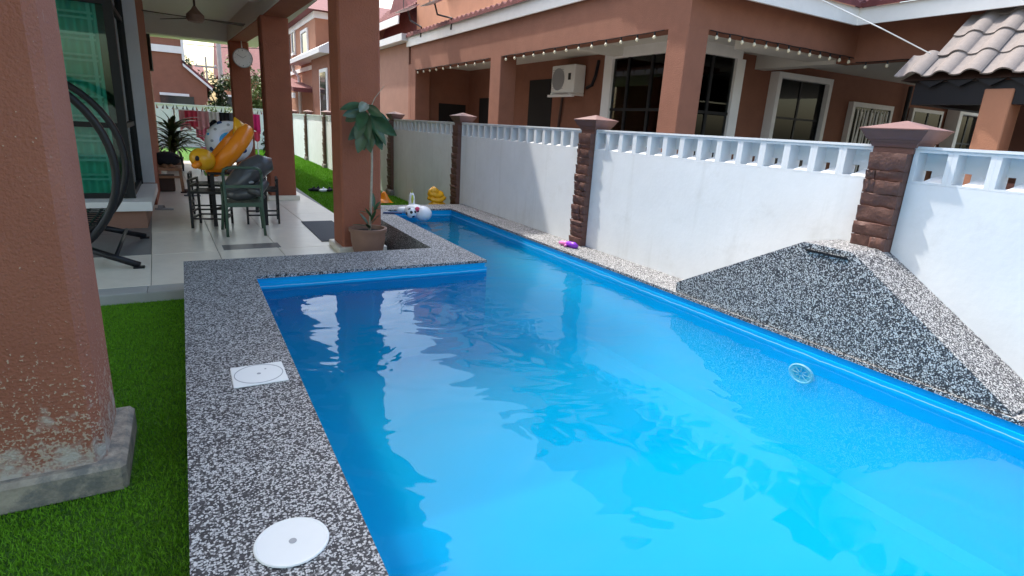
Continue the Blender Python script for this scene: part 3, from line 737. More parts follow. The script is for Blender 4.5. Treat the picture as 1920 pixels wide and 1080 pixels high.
# orange two storey house
h2 = simple_house('orange_house', 6.0,13,30.7,40,6.35,'stucco_orange','pale orange two-storey house seen between the two terrace columns',wins=(('x',32.6,34.2,4.5,5.65),('x',36.4,37.2,4.9,6.0)))
MB().box(5.93,5.997,38.2,39.8,3.9,6.0).build('stone_strip','stone_clad',h2)
MB().box(5.93,6,30.7,40,3.75,3.95).build('trim','white_trim',h2)
MB().prism([(5.3,4.1),(6,4.1),(6,4.7),(5.3,4.3)],26.5,35,'y').build('awning_roof','grey_trim',h2)
MB().box(5.75,9,26.5,30.6,-.02,4.1).build('side_room','stucco',h2)
wn = MB().box(5.69,5.745,27.0,28.6,1.0,3.55).build('window','white_trim',h2); MB().box(5.67,5.688,27.2,28.4,1.2,3.4).build('pane','glass_win',wn)
MB().tube([(5.6,35,4.1),(5.6,34.9,3.8),(5.85,34.8,3.5),(5.85,34.8,0)],.09,8).build('downpipe','white_trim',h2)
MB().prism([(30.9,2.6),(38,3.4),(38,3.6),(30.9,2.8)],4.9,6,'x').build('porch_roof','red_roof',h2)
MB().box(4.9,5.0,31,38,2.3,2.55).build('porch_beam','white_trim',h2)
simple_house('red_roof_house', 3.4,10,54,64,4.3,'stucco_orange','far house with dusty red roof behind the utility poles',rh=3.0,wins=(('y',3.2,4.2,1.4,2.6),),pit='x')
simple_house('red_roof_house', 5.6,14,70,80,6.0,'stucco_orange','farthest red-roofed house above the back wall trees',rh=3.4,wins=(('y',4.6,5.6,3.2,4.4),),pit='x')
simple_house('red_roof_house', -8,1.9,62,72,3.6,'stucco','low red-roofed house left of the utility poles in the distance',rh=2.0,wins=(('y',.4,1.3,1.4,2.6),),pit='x')
simple_house('neighbour_rear_house', 9.5,16,25,30,5.0,'stucco_orange','orange house gable beyond the neighbour roof',rh=2.6)
def pole(x,y,h,r,label):
    t = thing('utility_pole',(x,y,0),label,'pole','utility poles behind the back wall')
    MB().tube([(x,y,-.03),(x,y,h)],[r,r*.75],10).build('post','pole_grey',t)
    MB().box(x-.6,x+.6,y-.05,y+.05,h-.6,h-.5).build('crossarm','pole_grey',t)
    for k in (-.5,0,.5): MB().lathe([(.03,0),(.05,.04),(.03,.1)],(x+k,y,h-.5),8).build('insulator','white_trim',t)
pole(1.55,40.5,4.5,.06,'thin short grey post behind the back wall'); pole(2.35,41.5,9.0,.15,'tall pale utility pole behind the back wall')
g = MB()
tag(MB().tube([(-3,41,5.6),(0,41.2,5.15),(2.35,41.5,5.2),(7,42,5.6)],.02,5).build('power_line','black_metal'),'power line crossing the white sky above the rear house','cable')
def tree(x,y,h,r,m,label,n=1600,ls=.22,th=None):
    t = thing('garden_tree',(x,y,0),label,'tree'); rnd = random.Random(int(x*100+y))
    th = th or h*.45
    g = MB().tube([(x,y,-.03),(x+.08,y,th*.6),(x,y+.05,th),(x+.05,y,h*.8)],[.12,.1,.08,.03],8)
    cl = []
    for k in range(9):
        a = rnd.uniform(0,6.28); rr = r*rnd.uniform(.25,.8); c = (x+rr*math.cos(a), y+rr*math.sin(a), th+(h-th)*rnd.uniform(.1,.95)); cl.append((c, r*rnd.uniform(.3,.5)))
        g.tube([(x,y,th*rnd.uniform(.7,1)),((x+c[0])/2,(y+c[1])/2,(th+c[2])/2+.1),c],[.045,.03,.012],6)
    g.build('trunk','bark',t)
    g = MB()
    for k in range(n):
        c, cr = rnd.choice(cl); d = Vector((rnd.gauss(0,1),rnd.gauss(0,1),rnd.gauss(0,.8))).normalized()*cr*rnd.uniform(.3,1)**.5
        p = Vector(c)+d; M = Euler((rnd.uniform(-1,1),rnd.uniform(-1,1),rnd.uniform(0,6.3))).to_matrix(); s = ls*rnd.uniform(.6,1.2)
        g.add([p+M@Vector(v)*s for v in ((-.5,0,0),(0,-.25,.05),(.5,0,0),(0,.25,.05))],[(0,1,2,3)])
    g.build('crown',m,t)
tree(1.9,37,3.1,.9,'leaf_tree_dark','dark leafy tree between the utility poles')
tree(3.6,38,4.4,1.5,'leaf_tree','yellow-green tree showing between the far columns')
tree(1.0,44,4.4,1.6,'leaf_tree_dark','distant tree beside the low red-roofed house')
tree(3.3,31,2.9,1.1,'leaf_tree','yellow-green shrub tree just beyond the back wall')

# ================================================================== OBJECTS ON THE POOL EDGE
t = thing('skimmer_lid', (.175,1.49,.32), 'round white skimmer lid set in the near pebble kerb', 'lid')
MB().lathe([(.098,0),(.104,.003),(.102,.007),(.096,.008),(.094,.0065),(.0,.0065)],(.175,1.49,.3205),40).build('cover','plastic_white',t,smooth='auto')
MB().lathe([(.011,0),(.011,.0012),(.0,.0012)],(.177,1.487,.3271),14).build('finger_hole','plastic_grey',t)
t = thing('access_cover', (.215,2.715,.32), 'square white access cover set in the pebble kerb', 'lid')
MB().bbox(.10,.333,2.60,2.83,.3205,.328,.003).build('plate','plastic_white',t)
ringm = MB().lathe([(.107,0),(.107,.0012),(.1035,.0012),(.1035,0)],(.2165,2.715,.3281),40,None,False).build('lid_seam','plastic_grey',t)
MB().lathe([(.009,0),(.009,.001),(0,.001)],(.2165,2.715,.3281),14).build('finger_hole','plastic_grey',t)
MB().lathe([(.005,0),(.005,.001),(0,.001)],(.25,2.76,.3281),10).build('screw','plastic_grey',t)
t = thing('return_fitting', (3.338,1.975,.115), 'round white underwater pool fitting on the blue side wall', 'pool fitting')
M = rotm(y=-90)
MB().lathe([(.062,0),(.085,.004),(.088,.012),(.078,.018),(.07,.012),(.05,.012)],(3.337,1.975,.105),28,Matrix(((1,0,0),(0,1,0),(0,0,.72)))@M,False).build('ring','fitting',t,smooth='auto')
g = MB()
for k in range(8):
    a = k*math.pi/4; g.bar((3.322,1.975+.015*math.cos(a),.105+.011*math.sin(a)),(3.322,1.975+.066*math.cos(a),.105+.047*math.sin(a)),.005)
g.build('grille','fitting',t)
# unicorn float at the far pool corner
t = thing('unicorn_float', (2.62,7.35,.3), 'white inflatable unicorn with green-gold horn lying on the far pool corner', 'pool float')
def torus(g, c, R_, r, M=None, sq=1, nu=28, nv=12):
    c = Vector(c)
    def fn(u,v):
        a = 2*math.pi*u; b = 2*math.pi*v; p = Vector(((R_+r*math.cos(b))*math.cos(a),(R_+r*math.cos(b))*math.sin(a)*sq,r*math.sin(b)))
        if M is not None: p = M@p
        return c+p
    return g.grid(fn,nu,nv,cu=True,cv=True)
g = MB(); g.ell((2.66,7.28,.37),(.2,.24,.12),rotm(z=20)); g.ell((2.78,7.12,.345),(.17,.2,.13),rotm(z=-15)); g.ell((2.5,7.42,.37),(.16,.1,.06),rotm(z=-20)); g.build('body','float_white',t,smooth=True)
MB().tube([(2.66,7.45,.38),(2.665,7.47,.5),(2.665,7.47,.6),(2.66,7.46,.66)],[.075,.06,.06,.035],12).build('neck','float_white',t,smooth=True)
MB().tube([(2.648,7.395,.49),(2.655,7.395,.56),(2.66,7.41,.63)],[.012,.028,.018],8).build('mane','horn_yellow',t,smooth=True)
MB().tube([(2.66,7.455,.65),(2.662,7.45,.72)],[.018,.004],8).build('horn','horn_yellow',t,smooth=True)
MB().ell((2.632,7.06,.425),(.05,.035,.045)).build('cheek_patch','red_cloth',t,smooth=True)
MB().ell((2.652,7.03,.395),(.026,.018,.022)).build('eye','black_metal',t,smooth=True)
t.scale = (.68,.68,.78)
tb = thing('toy_football', (2.47,6.94,.40), 'small black and white toy football beside the unicorn float', 'ball')
MB().ell((2.47,6.94,.405),(.082,.082,.082),nu=24,nv=16).build('shell','float_white',tb,smooth=True)
for d in ((-.3,-.9,.25),(.55,-.75,.3),(-.5,-.2,.85),(-.95,-.1,-.1),(.2,-.7,-.65)):
    d = Vector(d).normalized(); Mq = d.to_track_quat('Z','Y').to_matrix()
    MB().lathe([(.028,.076),(.026,.0815),(0,.0835)],(2.47,6.94,.405),5,Mq).build('patch','black_metal',tb)
MB().tube([(2.2,7.1,.33),(2.3,7.15,.34),(2.4,7.2,.345)],.014,6)
tb.scale = (.8,.8,.8); tb.location.z = .385
tag(MB().bar((2.23,7.36,.333),(2.46,7.28,.336),.05,.02).build('plastic_strip','navy',origin=(2.3,7.3,.32)),'dark strap lying on the kerb behind the unicorn float','strap')
# yellow folded float
t = thing('folded_float', (3.3,8.27,.1), 'crumpled yellow folded inflatable standing at the far end of the pool', 'pool float')
rr = random.Random(5)
for k,(z,rx,ry,dx) in enumerate(((.34,.17,.12,0),(.45,.18,.12,-.01),(.535,.16,.11,-.03),(.6,.11,.09,-.07))):
    ph = [rr.uniform(0,6) for _ in range(4)]
    def fn(u,v,z=z,rx=rx,ry=ry,dx=dx,ph=ph):
        a = 2*math.pi*u; b = math.pi*(v*.99+.005); w_ = 1+.07*math.sin(9*a+ph[0])*math.sin(b)+.05*math.sin(17*a+ph[1]+4*b)
        return Vector((3.3+dx+rx*w_*math.cos(a)*math.sin(b), 8.27+ry*w_*math.sin(a)*math.sin(b), z-.075*math.cos(b)+.02*math.cos(a*2+ph[2])))
    MB().grid(fn,44,12,cu=True).build('fold','duck_yellow',t,smooth=True)
MB().ell((3.3,8.27,.15),(.18,.13,.16)).build('fold','duck_yellow',t,smooth=True)
t.scale = (.8,.8,.8); t.location.x += .06
# orange scrap and toy, dark heap on the lawn
tag(MB().grid(lambda u,v:(3.05+.3*u,10.4+.3*v,.02+.14*math.sin(3.1*u)*math.sin(3.1*v)*(1+.5*math.sin(9*u+5*v))),12,12).build('beach_toy','duck_orange',smooth=True,origin=(3.2,10.5,0)),'small orange beach toy on the grass behind the plant pot','toy')
t = thing('water_pistol',(3.5,4.9,.34),'pink and purple toy water pistol on the wall-side kerb','toy')
MB().tube([(3.47,5.0,.345),(3.49,4.93,.35),(3.5,4.89,.35)],[.018,.027,.027],10).build('barrel','pink_plastic',t,smooth=True)
MB().tube([(3.5,4.89,.35),(3.52,4.8,.35),(3.53,4.76,.345)],[.032,.036,.02],10).build('tank','violet',t,smooth=True)
MB().tube([(3.5,4.9,.345),(3.45,4.87,.335)],.014,8).build('grip','pink_plastic',t,smooth=True)
t = thing('sandal_heap',(2.4,12.15,0),'black and white sandals dropped on the grass beside the terrace','sandals')
for k,(x,y,m) in enumerate(((2.25,12.2,'black_cloth'),(2.42,12.1,'float_white'),(2.55,12.15,'black_cloth'),(2.35,12.28,'black_cloth'))):
    MB().ell((x,y,.055),(.12,.055,.035),rotm(z=30*k)).build('sandal',m,t,smooth=True)
    g = MB().tube([(x-.05,y-.05,.06),(x,y,.11),(x+.04,y+.05,.06)],.012,6); g.build('strap',m,t,smooth=True)

# potted rubber plant
t = thing('potted_rubber_plant',(1.67,6.0,.08),'tall potted rubber plant in a brown clay pot against the column','plant')
pc = (1.63,5.93,.08)
MB().lathe([(.10,0),(.125,.01),(.16,.10),(.178,.20),(.182,.29),(.197,.292),(.2,.325),(.185,.33),(.17,.325),(.165,.28),(.0,.275)],pc,32).build('pot','pot_brown',t,smooth='auto')
MB().lathe([(.166,.27),(.15,.287),(0,.29)],pc,20).build('soil','soil',t,smooth=True)
trunk = [(1.645,5.93,.35),(1.66,5.93,.55),(1.67,5.93,.8),(1.68,5.93,1.05),(1.68,5.93,1.3),(1.665,5.93,1.5),(1.65,5.93,1.66)]
MB().tube(trunk,[.016,.014,.013,.012,.012,.010,.007],8).build('trunk','bark',t,smooth=True)
MB().tube([(1.66,5.93,1.6),(1.72,5.95,1.72),(1.82,5.95,1.85)],[.006,.004,.002],6).build('twig','bark',t)
def leaf_mesh(L_, Wd, droop, m, fold=.25, name='leaf'):
    g = MB()
    def fn(u,v):
        x = u*L_; wv = Wd*math.sin(math.pi*min(1,u*.98+.01)**.85)**.75; s = (v-.5)*2
        return Vector((x*math.cos(droop*u), s*wv/2, -L_*.5*droop*u*u+abs(s)*wv*fold*.5))
    g.grid(fn,9,5); return g.mesh(name,m,True)
lm1 = leaf_mesh(.31,.135,.2,'leaf_dark'); lm2 = leaf_mesh(.30,.13,.35,'leaf_under')
leaves = [((1.66,5.9,1.48),-100,62,0,1.0),((1.65,5.9,1.5),-125,40,0,.95),((1.70,5.9,1.47),-25,38,0,1.15),((1.69,5.9,1.42),-15,52,0,1.05),((1.64,5.9,1.42),-170,55,1,1.0),((1.64,5.9,1.36),-155,72,0,1.0),
          ((1.66,5.92,1.52),-175,18,0,.85),((1.62,5.9,1.56),170,12,0,.8),((1.68,5.9,1.38),-60,72,1,.95),((1.7,5.92,1.36),-10,60,0,.95),((1.67,5.89,1.36),-95,78,1,1.0),((1.66,5.9,1.58),-120,20,0,.8),((1.7,5.94,1.5),10,30,0,1.0),((1.63,5.9,1.45),-140,60,1,.95),((1.67,5.9,1.55),-60,25,0,.75),((1.62,5.92,1.5),150,35,1,.8),((1.7,5.9,1.44),-45,65,0,.85),((1.64,5.92,1.34),-110,80,0,.8),((1.72,5.93,1.42),5,75,1,.8)]
rl = random.Random(4)
for p,az,dn,kd,sz in leaves:
    d = Vector((math.cos(R(az))*math.cos(R(dn)),math.sin(R(az))*math.cos(R(dn)),-math.sin(R(dn))))
    z = Vector((-.27+rl.uniform(-.9,.9),-.8,.35+rl.uniform(-.7,.5))); z = (z-d*z.dot(d)).normalized(); y = z.cross(d)
    p = (p[0]-.04,p[1],p[2]+.09); sz *= .92
    put('leaf',lm2 if kd else lm1,t,p,Matrix((d,y,z)).transposed().to_euler(),(sz,sz,sz))
lm3 = leaf_mesh(.16,.045,.1,'leaf_dark',name='leaf')
for p,az,up in (((1.62,5.93,.42),170,-10),((1.63,5.93,.44),120,-45),((1.66,5.9,.48),-70,-60),((1.67,5.92,.5),-150,-55),((1.64,5.9,.4),-120,-30),((1.69,5.92,.58),40,-40),((1.7,5.92,.6),0,-10),((1.69,5.92,.62),80,-70),((1.66,5.9,.45),-40,-50),((1.68,5.92,.55),170,-15)):
    put('leaf',lm3,t,p,Euler((0,R(up),R(az))))
tag(MB().bbox(1.33,1.75,6.85,8.25,.083,.092,.003).build('floor_mat','mat_grey',origin=(1.5,7.5,.083)),'flat dark grey mat on the tiles behind the pool column','mat')

# ================================================================== TERRACE FURNITURE
FZt = .083
# swing chair
t = thing('swing_chair',(-1.2,6.7,FZt),'black metal swing seat with round hoop frame beside the bay window','swing chair')
for k,y in enumerate((6.18,7.25)):
    cx, cz, rr_ = -1.41, .95, .86
    pts = [(cx+rr_*math.cos(a),y,cz+rr_*1.0*math.sin(a)) for a in np.linspace(R(-100),R(150),36)]
    MB().tube(pts,.034,10).build('hoop','black_metal',t,smooth=True)
    foot = (-.45,6.05,FZt+.025) if k == 0 else (-.47,7.48,FZt+.025)
    MB().tube([(-1.55,y,.14),(-.95,y,.42),foot] if False else [(cx+rr_*math.cos(R(-52)),y,cz+rr_*math.sin(R(-52))),foot],.03,10).build('leg','black_metal',t,smooth=True)
    MB().bbox(foot[0]-.05,foot[0]+.04,foot[1]-.035,foot[1]+.035,FZt,FZt+.015,.004).build('foot_plate','black_metal',t)
MB().tube([(-.62,6.1,.2),(-.63,7.4,.2)],.018,8).build('stretcher','black_metal',t,smooth=True)
g = MB()
for k in range(9): g.bar((-1.55,6.24+k*.12,.46),(-.74,6.24+k*.12,.46),.014)
for k in range(8): g.bar((-1.5+k*.1,6.2,.46),(-1.5+k*.1,7.22,.46),.014)
g.build('seat','black_metal',t)
MB().tube([(-.74,6.18,.46),(-.74,7.25,.46)],.02,8).build('seat_rail','black_metal',t,smooth=True)
MB().tube([(-1.6,6.18,1.4),(-1.6,7.25,1.4)],.02,8).build('back_rail','black_metal',t,smooth=True)
# ceiling fan
t = thing('ceiling_fan',(.31,10.4,3.37),'dark brown ceiling fan hanging under the terrace ceiling','fan')
MB().tube([(.31,10.4,3.37),(.31,10.4,2.9)],.015,8).build('rod','dark_wood',t)
MB().lathe([(.02,2.98),(.05,2.93),(.12,2.86),(.125,2.80),(.10,2.765),(.05,2.75),(.0,2.75)],(.31,10.4,0),24).build('motor','brown_plastic',t,smooth='auto')
for a in (8,128,248-60+3):
    M = rotm(z=a); d = lambda x,y,z: Vector((.31,10.4,2.81))+M@Vector((x,y,z))
    MB().add([d(.1,-.03,0),d(.68,-.06,.012),d(.68,.06,-.012),d(.1,.03,0),d(.1,-.03,.008),d(.68,-.06,.02),d(.68,.06,-.004),d(.1,.03,.008)],[(0,3,2,1),(4,5,6,7),(0,1,5,4),(1,2,6,5),(2,3,7,6),(3,0,4,7)]).build('blade','dark_wood',t)
# clock
t = thing('wall_clock',(1.3,14.6,2.65),'round white clock hanging in front of the far column','clock')
cc = (1.29,14.62,2.645); M = rotm(x=90)
MB().lathe([(.2,0),(.205,.03),(.19,.04),(.185,.03)],cc,32,M,False).build('rim','plastic_grey',t,smooth='auto')
MB().lathe([(.186,.028),(0,.03)],cc,32,M).build('face','lane_white',t)
for a,l in ((55,.09),(-60,.13)):
    d = Vector((math.sin(R(a)),0,math.cos(R(a)))); c = Vector(cc)-Vector((0,.035,0)); MB().bar(c,c+d*l,.012,.004).build('hand','black_metal',t)
for k in range(12):
    d = Vector((math.sin(k*math.pi/6),0,math.cos(k*math.pi/6))); c = Vector(cc)-Vector((0,.033,0)); MB().bar(c+d*.145,c+d*.168,.01,.003).build('hour_mark','black_metal',t)
MB().tube([(1.29,14.64,2.84),(1.29,14.7,3.0),(1.29,14.85,3.02)],.012,6).build('bracket','white_trim',t)
# bench with bag
t = thing('wooden_bench',(-.28,11.8,FZt),'small wooden bench beside the house wall carrying a black bag','bench')
MB().bbox(-.50,-.07,11.55,12.15,.46,.51,.006).build('seat','wood',t)
for x in (-.47,-.10):
    for y in (11.6,12.1): MB().bar((x,y,.46),(x+(.02 if x>-.2 else -.02),y-.02,FZt),.045).build('leg','wood',t)
MB().box(-.46,-.11,11.585,11.61,.33,.37).build('rail','wood',t)
tag(MB().bbox(-.46,-.2,11.7,12.05,.09,.36,.01).build('storage_box','dark_wood',origin=(-.33,11.9,.09)),'dark red box stored under the wooden bench','box')
tag(MB().grid(lambda u,v:(-.48+.36*u,11.6+.35*v,.515+.05*math.sin(3.14*u)*math.sin(3.14*v)+.012*math.sin(20*u)),14,10).build('folded_cloth','wood',smooth=True,origin=(-.3,11.7,.51)),'crumpled tan cloth lying on the wooden bench','cloth')
t = thing('shoulder_bag',(-.28,11.85,.55),'black shoulder bag slumped on the wooden bench','bag')
MB().ell((-.29,11.88,.64),(.22,.2,.13)).build('body','black_cloth',t,smooth=True)
MB().tube([(-.15,11.75,.68),(-.06,11.7,.66),(-.04,11.68,.55),(-.05,11.66,.45)],.014,6).build('strap','black_cloth',t,smooth=True)
# slippers
def slipper(x,y,rz,m,label):
    t = thing('slipper',(x,y,FZt),label,'slipper','slippers on the terrace tiles',rz=R(rz))
    pts = [(math.cos(a)*.045*(1.15 if math.sin(a)>0 else .9), math.sin(a)*.125) for a in np.linspace(0,2*math.pi,20,endpoint=False)]
    o = put('sole',MB().prism(pts,0,.02).mesh('sole',m),t,local=True)
    g = MB().grid(lambda u,v:(-.05+.1*u, -.0+.07*v, .02+.045*math.sin(math.pi*u)),10,4); put('strap',g.mesh('strap',m,True),t,local=True)
slipper(-.33,9.6,70,'plastic_grey','grey slipper just past the white window sill')
slipper(.0,11.55,100,'dark_wood','dark slipper on the tiles beside the bench leg')
slipper(.05,11.1,80,'grey_cloth','pale grey slipper in front of the bench')
# dracaena
t = thing('dracaena_plant',(-.24,16.0,FZt),'spiky long-leaved dracaena bush beside the house wall','plant')
MB().lathe([(.14,0),(.17,.02),(.2,.25),(.21,.3),(.19,.3),(.0,.28)],(-.24,16,FZt),20).build('pot','pot_brown',t,smooth='auto')
MB().tube([(-.24,16,.3),(-.23,16,.7),(-.22,16,1.0)],[.03,.028,.02],8).build('trunk','bark',t)
lms = []
for k in range(4):
    g = MB(); Lg = .55+.08*k; dr_ = .5+.35*k
    g.grid(lambda u,v:Vector((Lg*math.sin(min(1.57,dr_*u+.35)*1)*u, (v-.5)*.055*math.sin(math.pi*min(1,u*.9+.1))**.6, Lg*(u*.75-dr_*.62*u*u))),9,3); lms.append(g.mesh('leaf','leaf_long',True))
for k in range(120):
    z = random.uniform(.42,1.05); put('leaf',lms[random.choice((1,1,2,2,3,3))] if z<.85 else lms[random.choice((0,0,1,2))],t,(-.23,16,z),Euler((random.uniform(-.3,.3),random.uniform(-.5,.2),random.uniform(0,6.3))),(1.15,1.15,1.15))
# laundry line and garments
t = thing('clothes_line',(.7,17.2,FZt),'white metal clothes line stand in front of the back wall','clothes line')
for x in (-.15,1.75):
    MB().tube([(x,17.2,FZt),(x,17.2,1.5)],.018,8).build('post','white_trim',t); MB().tube([(x,16.9,FZt+.02),(x,17.5,FZt+.02)],.018,8).build('foot','white_trim',t)
MB().tube([(-.15,17.2,1.48),(.8,17.2,1.45),(1.75,17.2,1.47)],.008,6).build('line','white_trim',t)
def cloth(x0,x1,z0,y,m,label,nm='hanging_cloth',z1=1.46,taper=0):
    k = random.uniform(0,6)
    g = MB()
    for s in (-1,1):
        g.grid(lambda u,v:(x0+(x1-x0)*u+taper*(1-v)*(.5-u), y+s*(.012+.03*(1-v))+.02*math.sin(u*16+k)*(1-v*.7), z0+(z1-z0)*v+(.05*math.sin(u*5+k) if v<.3 else 0)+(0 if s>0 else .06*(1-v))),18,6)
    tag(g.build(nm,m,smooth=True,origin=((x0+x1)/2,y,z1)),label,'laundry','clothes drying on the line')
cloth(-.05,.2,.98,17.2,'rose','pale pink towel at the left end of the clothes line')
cloth(.08,.36,1.05,17.17,'red_cloth','bright red-pink garment hanging on the clothes line')
cloth(.30,.62,.98,17.2,'rose','dusty rose shirt hanging in the middle of the line')
cloth(.30,.55,.75,17.23,'pink','longer pink garment hanging behind the rose shirt')
cloth(.62,.86,1.16,17.2,'pale_cloth','short white garment next to the rose shirt')
cloth(.62,.80,.35,17.22,'black_cloth','long black trousers hanging under the white garment')
cloth(.86,1.1,.62,17.2,'black_cloth','black shirt with white print hanging on the line')
cloth(1.08,1.38,.85,17.2,'grey_cloth','dark striped garment beside the far column')
cloth(1.5,1.82,1.0,17.0,'magenta','magenta garment hanging right of the far column')
cloth(1.56,1.8,.80,17.05,'red_cloth','red lace trimmed cloth below the magenta garment',z1=1.02)
# shoe rack with pink things
t = thing('shoe_rack',(.52,15.6,FZt),'low dark shoe rack holding pink things near the laundry','rack')
for z in (.2,.48): MB().box(.3,.82,15.45,15.75,z,z+.02).build('shelf','dark_wood',t)
for x in (.31,.81):
    for y in (15.46,15.74): MB().bar((x,y,FZt),(x,y,.5),.02).build('leg','dark_wood',t)
for k,x in enumerate((.43,.68)):
    tag(MB().bbox(x-.11,x+.11,15.47,15.72,.5,.65-.01*k,.03).build('pink_basket','pink' if k==0 else 'rose',smooth='auto',origin=(x,15.6,.5)),('bright pink basket on the left of the shoe rack','rose pink basket on the right of the shoe rack')[k],'basket')
tag(MB().box(.35,.95,14.6,16.4,.0835,.087).build('green_mat','turf',origin=(.6,15.5,.083)),'green turf mat on the terrace behind the duck float','mat')
# potted shrubs at far end of terrace
def shrub(x,y,h,r,m,label):
    t = thing('potted_shrub',(x,y,0),label,'plant','potted shrubs near the far column'); rnd = random.Random(int(x*77+y*13))
    MB().lathe([(.1,0),(.14,.02),(.16,.22),(.14,.22),(0,.2)],(x,y,FZt),16).build('pot','pot_brown',t,smooth='auto')
    MB().tube([(x,y,.25),(x,y,h*.7)],[.02,.012],6).build('trunk','bark',t)
    g = MB()
    for k in range(320):
        d = Vector((rnd.gauss(0,1),rnd.gauss(0,1),rnd.gauss(0,1))).normalized()*rnd.uniform(.3,1)**.5; p = Vector((x+d.x*r,y+d.y*r,h*.68+d.z*h*.34))
        M = Euler((rnd.uniform(-1,1),rnd.uniform(-1,1),rnd.uniform(0,6.3))).to_matrix(); s = .09*rnd.uniform(.6,1.3)
        g.add([p+M@Vector(v)*s for v in ((-.5,0,0),(0,-.25,.05),(.5,0,0),(0,.25,.05))],[(0,1,2,3)])
    g.build('foliage',m,t)
shrub(1.72,14.2,1.25,.2,'leaf_tree_dark','leafy potted shrub right behind the blue swim ring')
shrub(.85,21.6,1.75,.28,'leaf_tree','light green potted shrub against the back wall')
shrub(1.45,21.7,1.7,.28,'leaf_tree','second light green shrub against the back wall beside the far column')
shrub(.85,16.4,.8,.18,'leaf_tree_dark','low dark shrub beneath the hanging laundry')
# green armchair
t = thing('green_armchair',(.565,7.6,FZt),'dark green metal armchair seen from behind on the tiles','chair')
z0 = FZt
for x in (.36,.77):
    MB().tube([(x,7.36,z0),(x+(.01 if x<.5 else -.012),7.4,.42),(x,7.40,.82)],.017,8).build('leg','green_paint',t,smooth=True)
    MB().tube([(x-(.03 if x<.5 else -.03),7.86,z0),(x,7.82,.45),(x,7.82,.66)],.017,8).build('leg','green_paint',t,smooth=True)
    MB().tube([(x,7.82,.66),(x,7.6,.68),(x,7.40,.68)],.016,8).build('armrest','green_paint',t,smooth=True)
MB().tube([(.36,7.4,.82),(.375,7.4,.865),(.42,7.4,.885),(.565,7.4,.89),(.71,7.4,.885),(.755,7.4,.865),(.77,7.4,.82)],.017,8).build('top_rail','green_paint',t,smooth=True)
MB().bar((.37,7.4,.67),(.76,7.4,.67),.02,.035).build('back_slat','green_paint',t)
MB().grid(lambda u,v:(.36+.41*u,7.38+.46*v,.475-.02*math.sin(math.pi*u)),10,6).add([],[]).build('seat','green_paint',t,smooth=True)
MB().bar((.37,7.39,.455),(.76,7.39,.455),.02,.05).build('seat_rail','green_paint',t)
# black dining table and chairs
t = thing('dining_table',(.55,8.6,FZt),'black metal dining table under the pool floats','table')
MB().bbox(.22,.92,8.05,9.25,.74,.765,.004).build('top','black_metal',t)
for x in (.27,.87):
    for y in (8.1,9.2): MB().bar((x,y,FZt),(x,y,.74),.045).build('leg','black_metal',t)
MB().bar((.27,8.1,.3),(.87,9.2,.3),.03).build('brace','black_metal',t)
def bchair(x,y,rz,label):
    t = thing('slat_chair',(x,y,FZt),label,'chair','black metal chairs at the dining table',rz=R(rz))
    def P(nm,a,b,w_=.026): put(nm,MB().bar(a,b,w_).mesh(nm,'black_metal'),t,local=True)
    for sx in (-.19,.19):
        P('leg',(sx,-.19,0),(sx,-.19,.44)); P('leg',(sx,.19,0),(sx,.19,.6))
        P('stretcher',(sx,-.19,.12),(sx,.19,.12),.02)
    for z in (.12,.2): P('stretcher',(-.19,-.19,z),(.19,-.19,z),.02); P('stretcher',(-.19,.19,z),(.19,.19,z),.02)
    for z in (.52,.59): P('back_slat',(-.19,.19,z),(.19,.19,z),.024)
    for k in range(6): P('seat_slat',(-.19+.076*k,-.19,.445),(-.19+.076*k,.19,.445),.03)
bchair(.24,8.15,75,'black slatted chair at the left near side of the table')
bchair(.86,8.35,-95,'black slatted chair at the right side of the table')
bchair(.22,8.95,85,'black slatted chair at the left far side of the table')
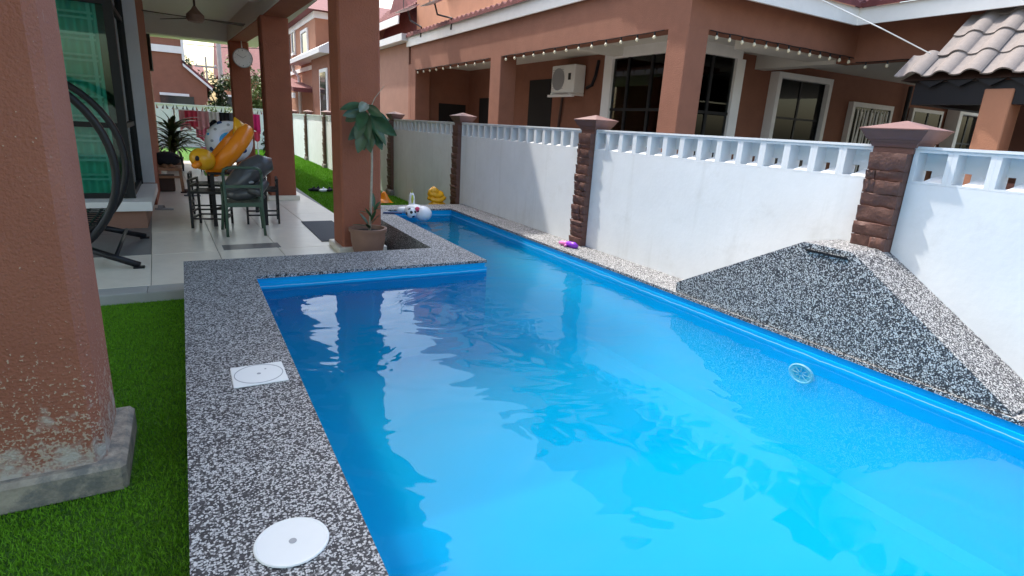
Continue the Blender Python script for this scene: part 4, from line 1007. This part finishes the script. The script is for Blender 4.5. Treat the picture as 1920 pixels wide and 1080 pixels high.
# ---- floats
t = thing('duck_float',(.5,8.3,.77),'orange inflatable duck ring propped on the dining table','pool float')
M = rotm(y=-50,z=5)
torus(MB(),(.50,8.32,1.03),.31,.105,M,.8,nu=36,nv=14).build('ring','duck_orange',t,smooth=True)
g = MB().tube([(.33,8.2,.85),(.27,8.14,.88),(.22,8.10,.92)],[.10,.085,.08],12); g.ell((.185,8.07,.925),(.15,.13,.13),rotm(y=25)); g.build('head','duck_yellow',t,smooth=True)
MB().tube([(.66,8.3,1.22),(.64,8.27,1.32),(.585,8.25,1.44)],[.11,.085,.01],10).build('tail','duck_yellow',t,smooth=True)
MB().tube([(.13,7.98,.88),(.09,7.93,.85),(.10,7.91,.835)],[.05,.038,.014],10).build('beak','duck_orange',t,smooth=True)
MB().ell((.125,7.955,.94),(.024,.014,.034)).build('eye','black_metal',t,smooth=True)
t = thing('swim_ring',(.62,8.85,.77),'white and blue printed swim ring standing behind the duck float','pool float')
M = rotm(x=62,z=-8)
torus(MB(),(.55,9.0,1.10),.20,.105,M,nu=36,nv=14).build('ring','float_white',t,smooth=True)
torus(MB(),(.55,8.995,1.103),.125,.055,M,nu=30,nv=10).build('inner_ring','ring_blue',t,smooth=True)
N = M@Vector((0,0,1)); N = N if N.y < 0 else -N
for k in range(14):
    a = k*math.pi/7+.2; rad = .205 if k%2 else .25; d = M@Vector((rad*math.cos(a),rad*math.sin(a),0)); c = Vector((.55,9.0,1.10))+d+N*(.103 if k%2 else .088)
    MB().lathe([(.02 if k%4 else .036,0),(.018 if k%4 else .03,.004),(.0,.005)],c,12,N.to_track_quat('Z','Y').to_matrix()).build('print','navy' if k%4==0 else ('plastic_grey' if k%2 else 'ring_blue'),t)
t = thing('grey_float',(.6,7.68,.48),'dark grey inflatable tube slumped on the green armchair','pool float')
g = MB().tube([(.40,7.6,.58),(.45,7.62,.61),(.56,7.66,.71),(.68,7.72,.82),(.80,7.74,.88),(.89,7.74,.87),(.93,7.74,.83)],[.06,.11,.14,.15,.15,.12,.03],16)
g.tube([(.40,7.58,.56),(.5,7.55,.55),(.62,7.55,.57),(.74,7.58,.61),(.84,7.64,.7)],[.05,.075,.08,.075,.05],14)
g.build('tube','float_grey',t,smooth=True)
MB().tube([(.64,7.5,.62),(.72,7.46,.6),(.80,7.44,.53)],[.06,.05,.012],10).build('fin','float_grey',t,smooth=True)
MB().ell((.66,7.57,.70),(.04,.03,.02)).build('valve','plastic_grey',t,smooth=True)
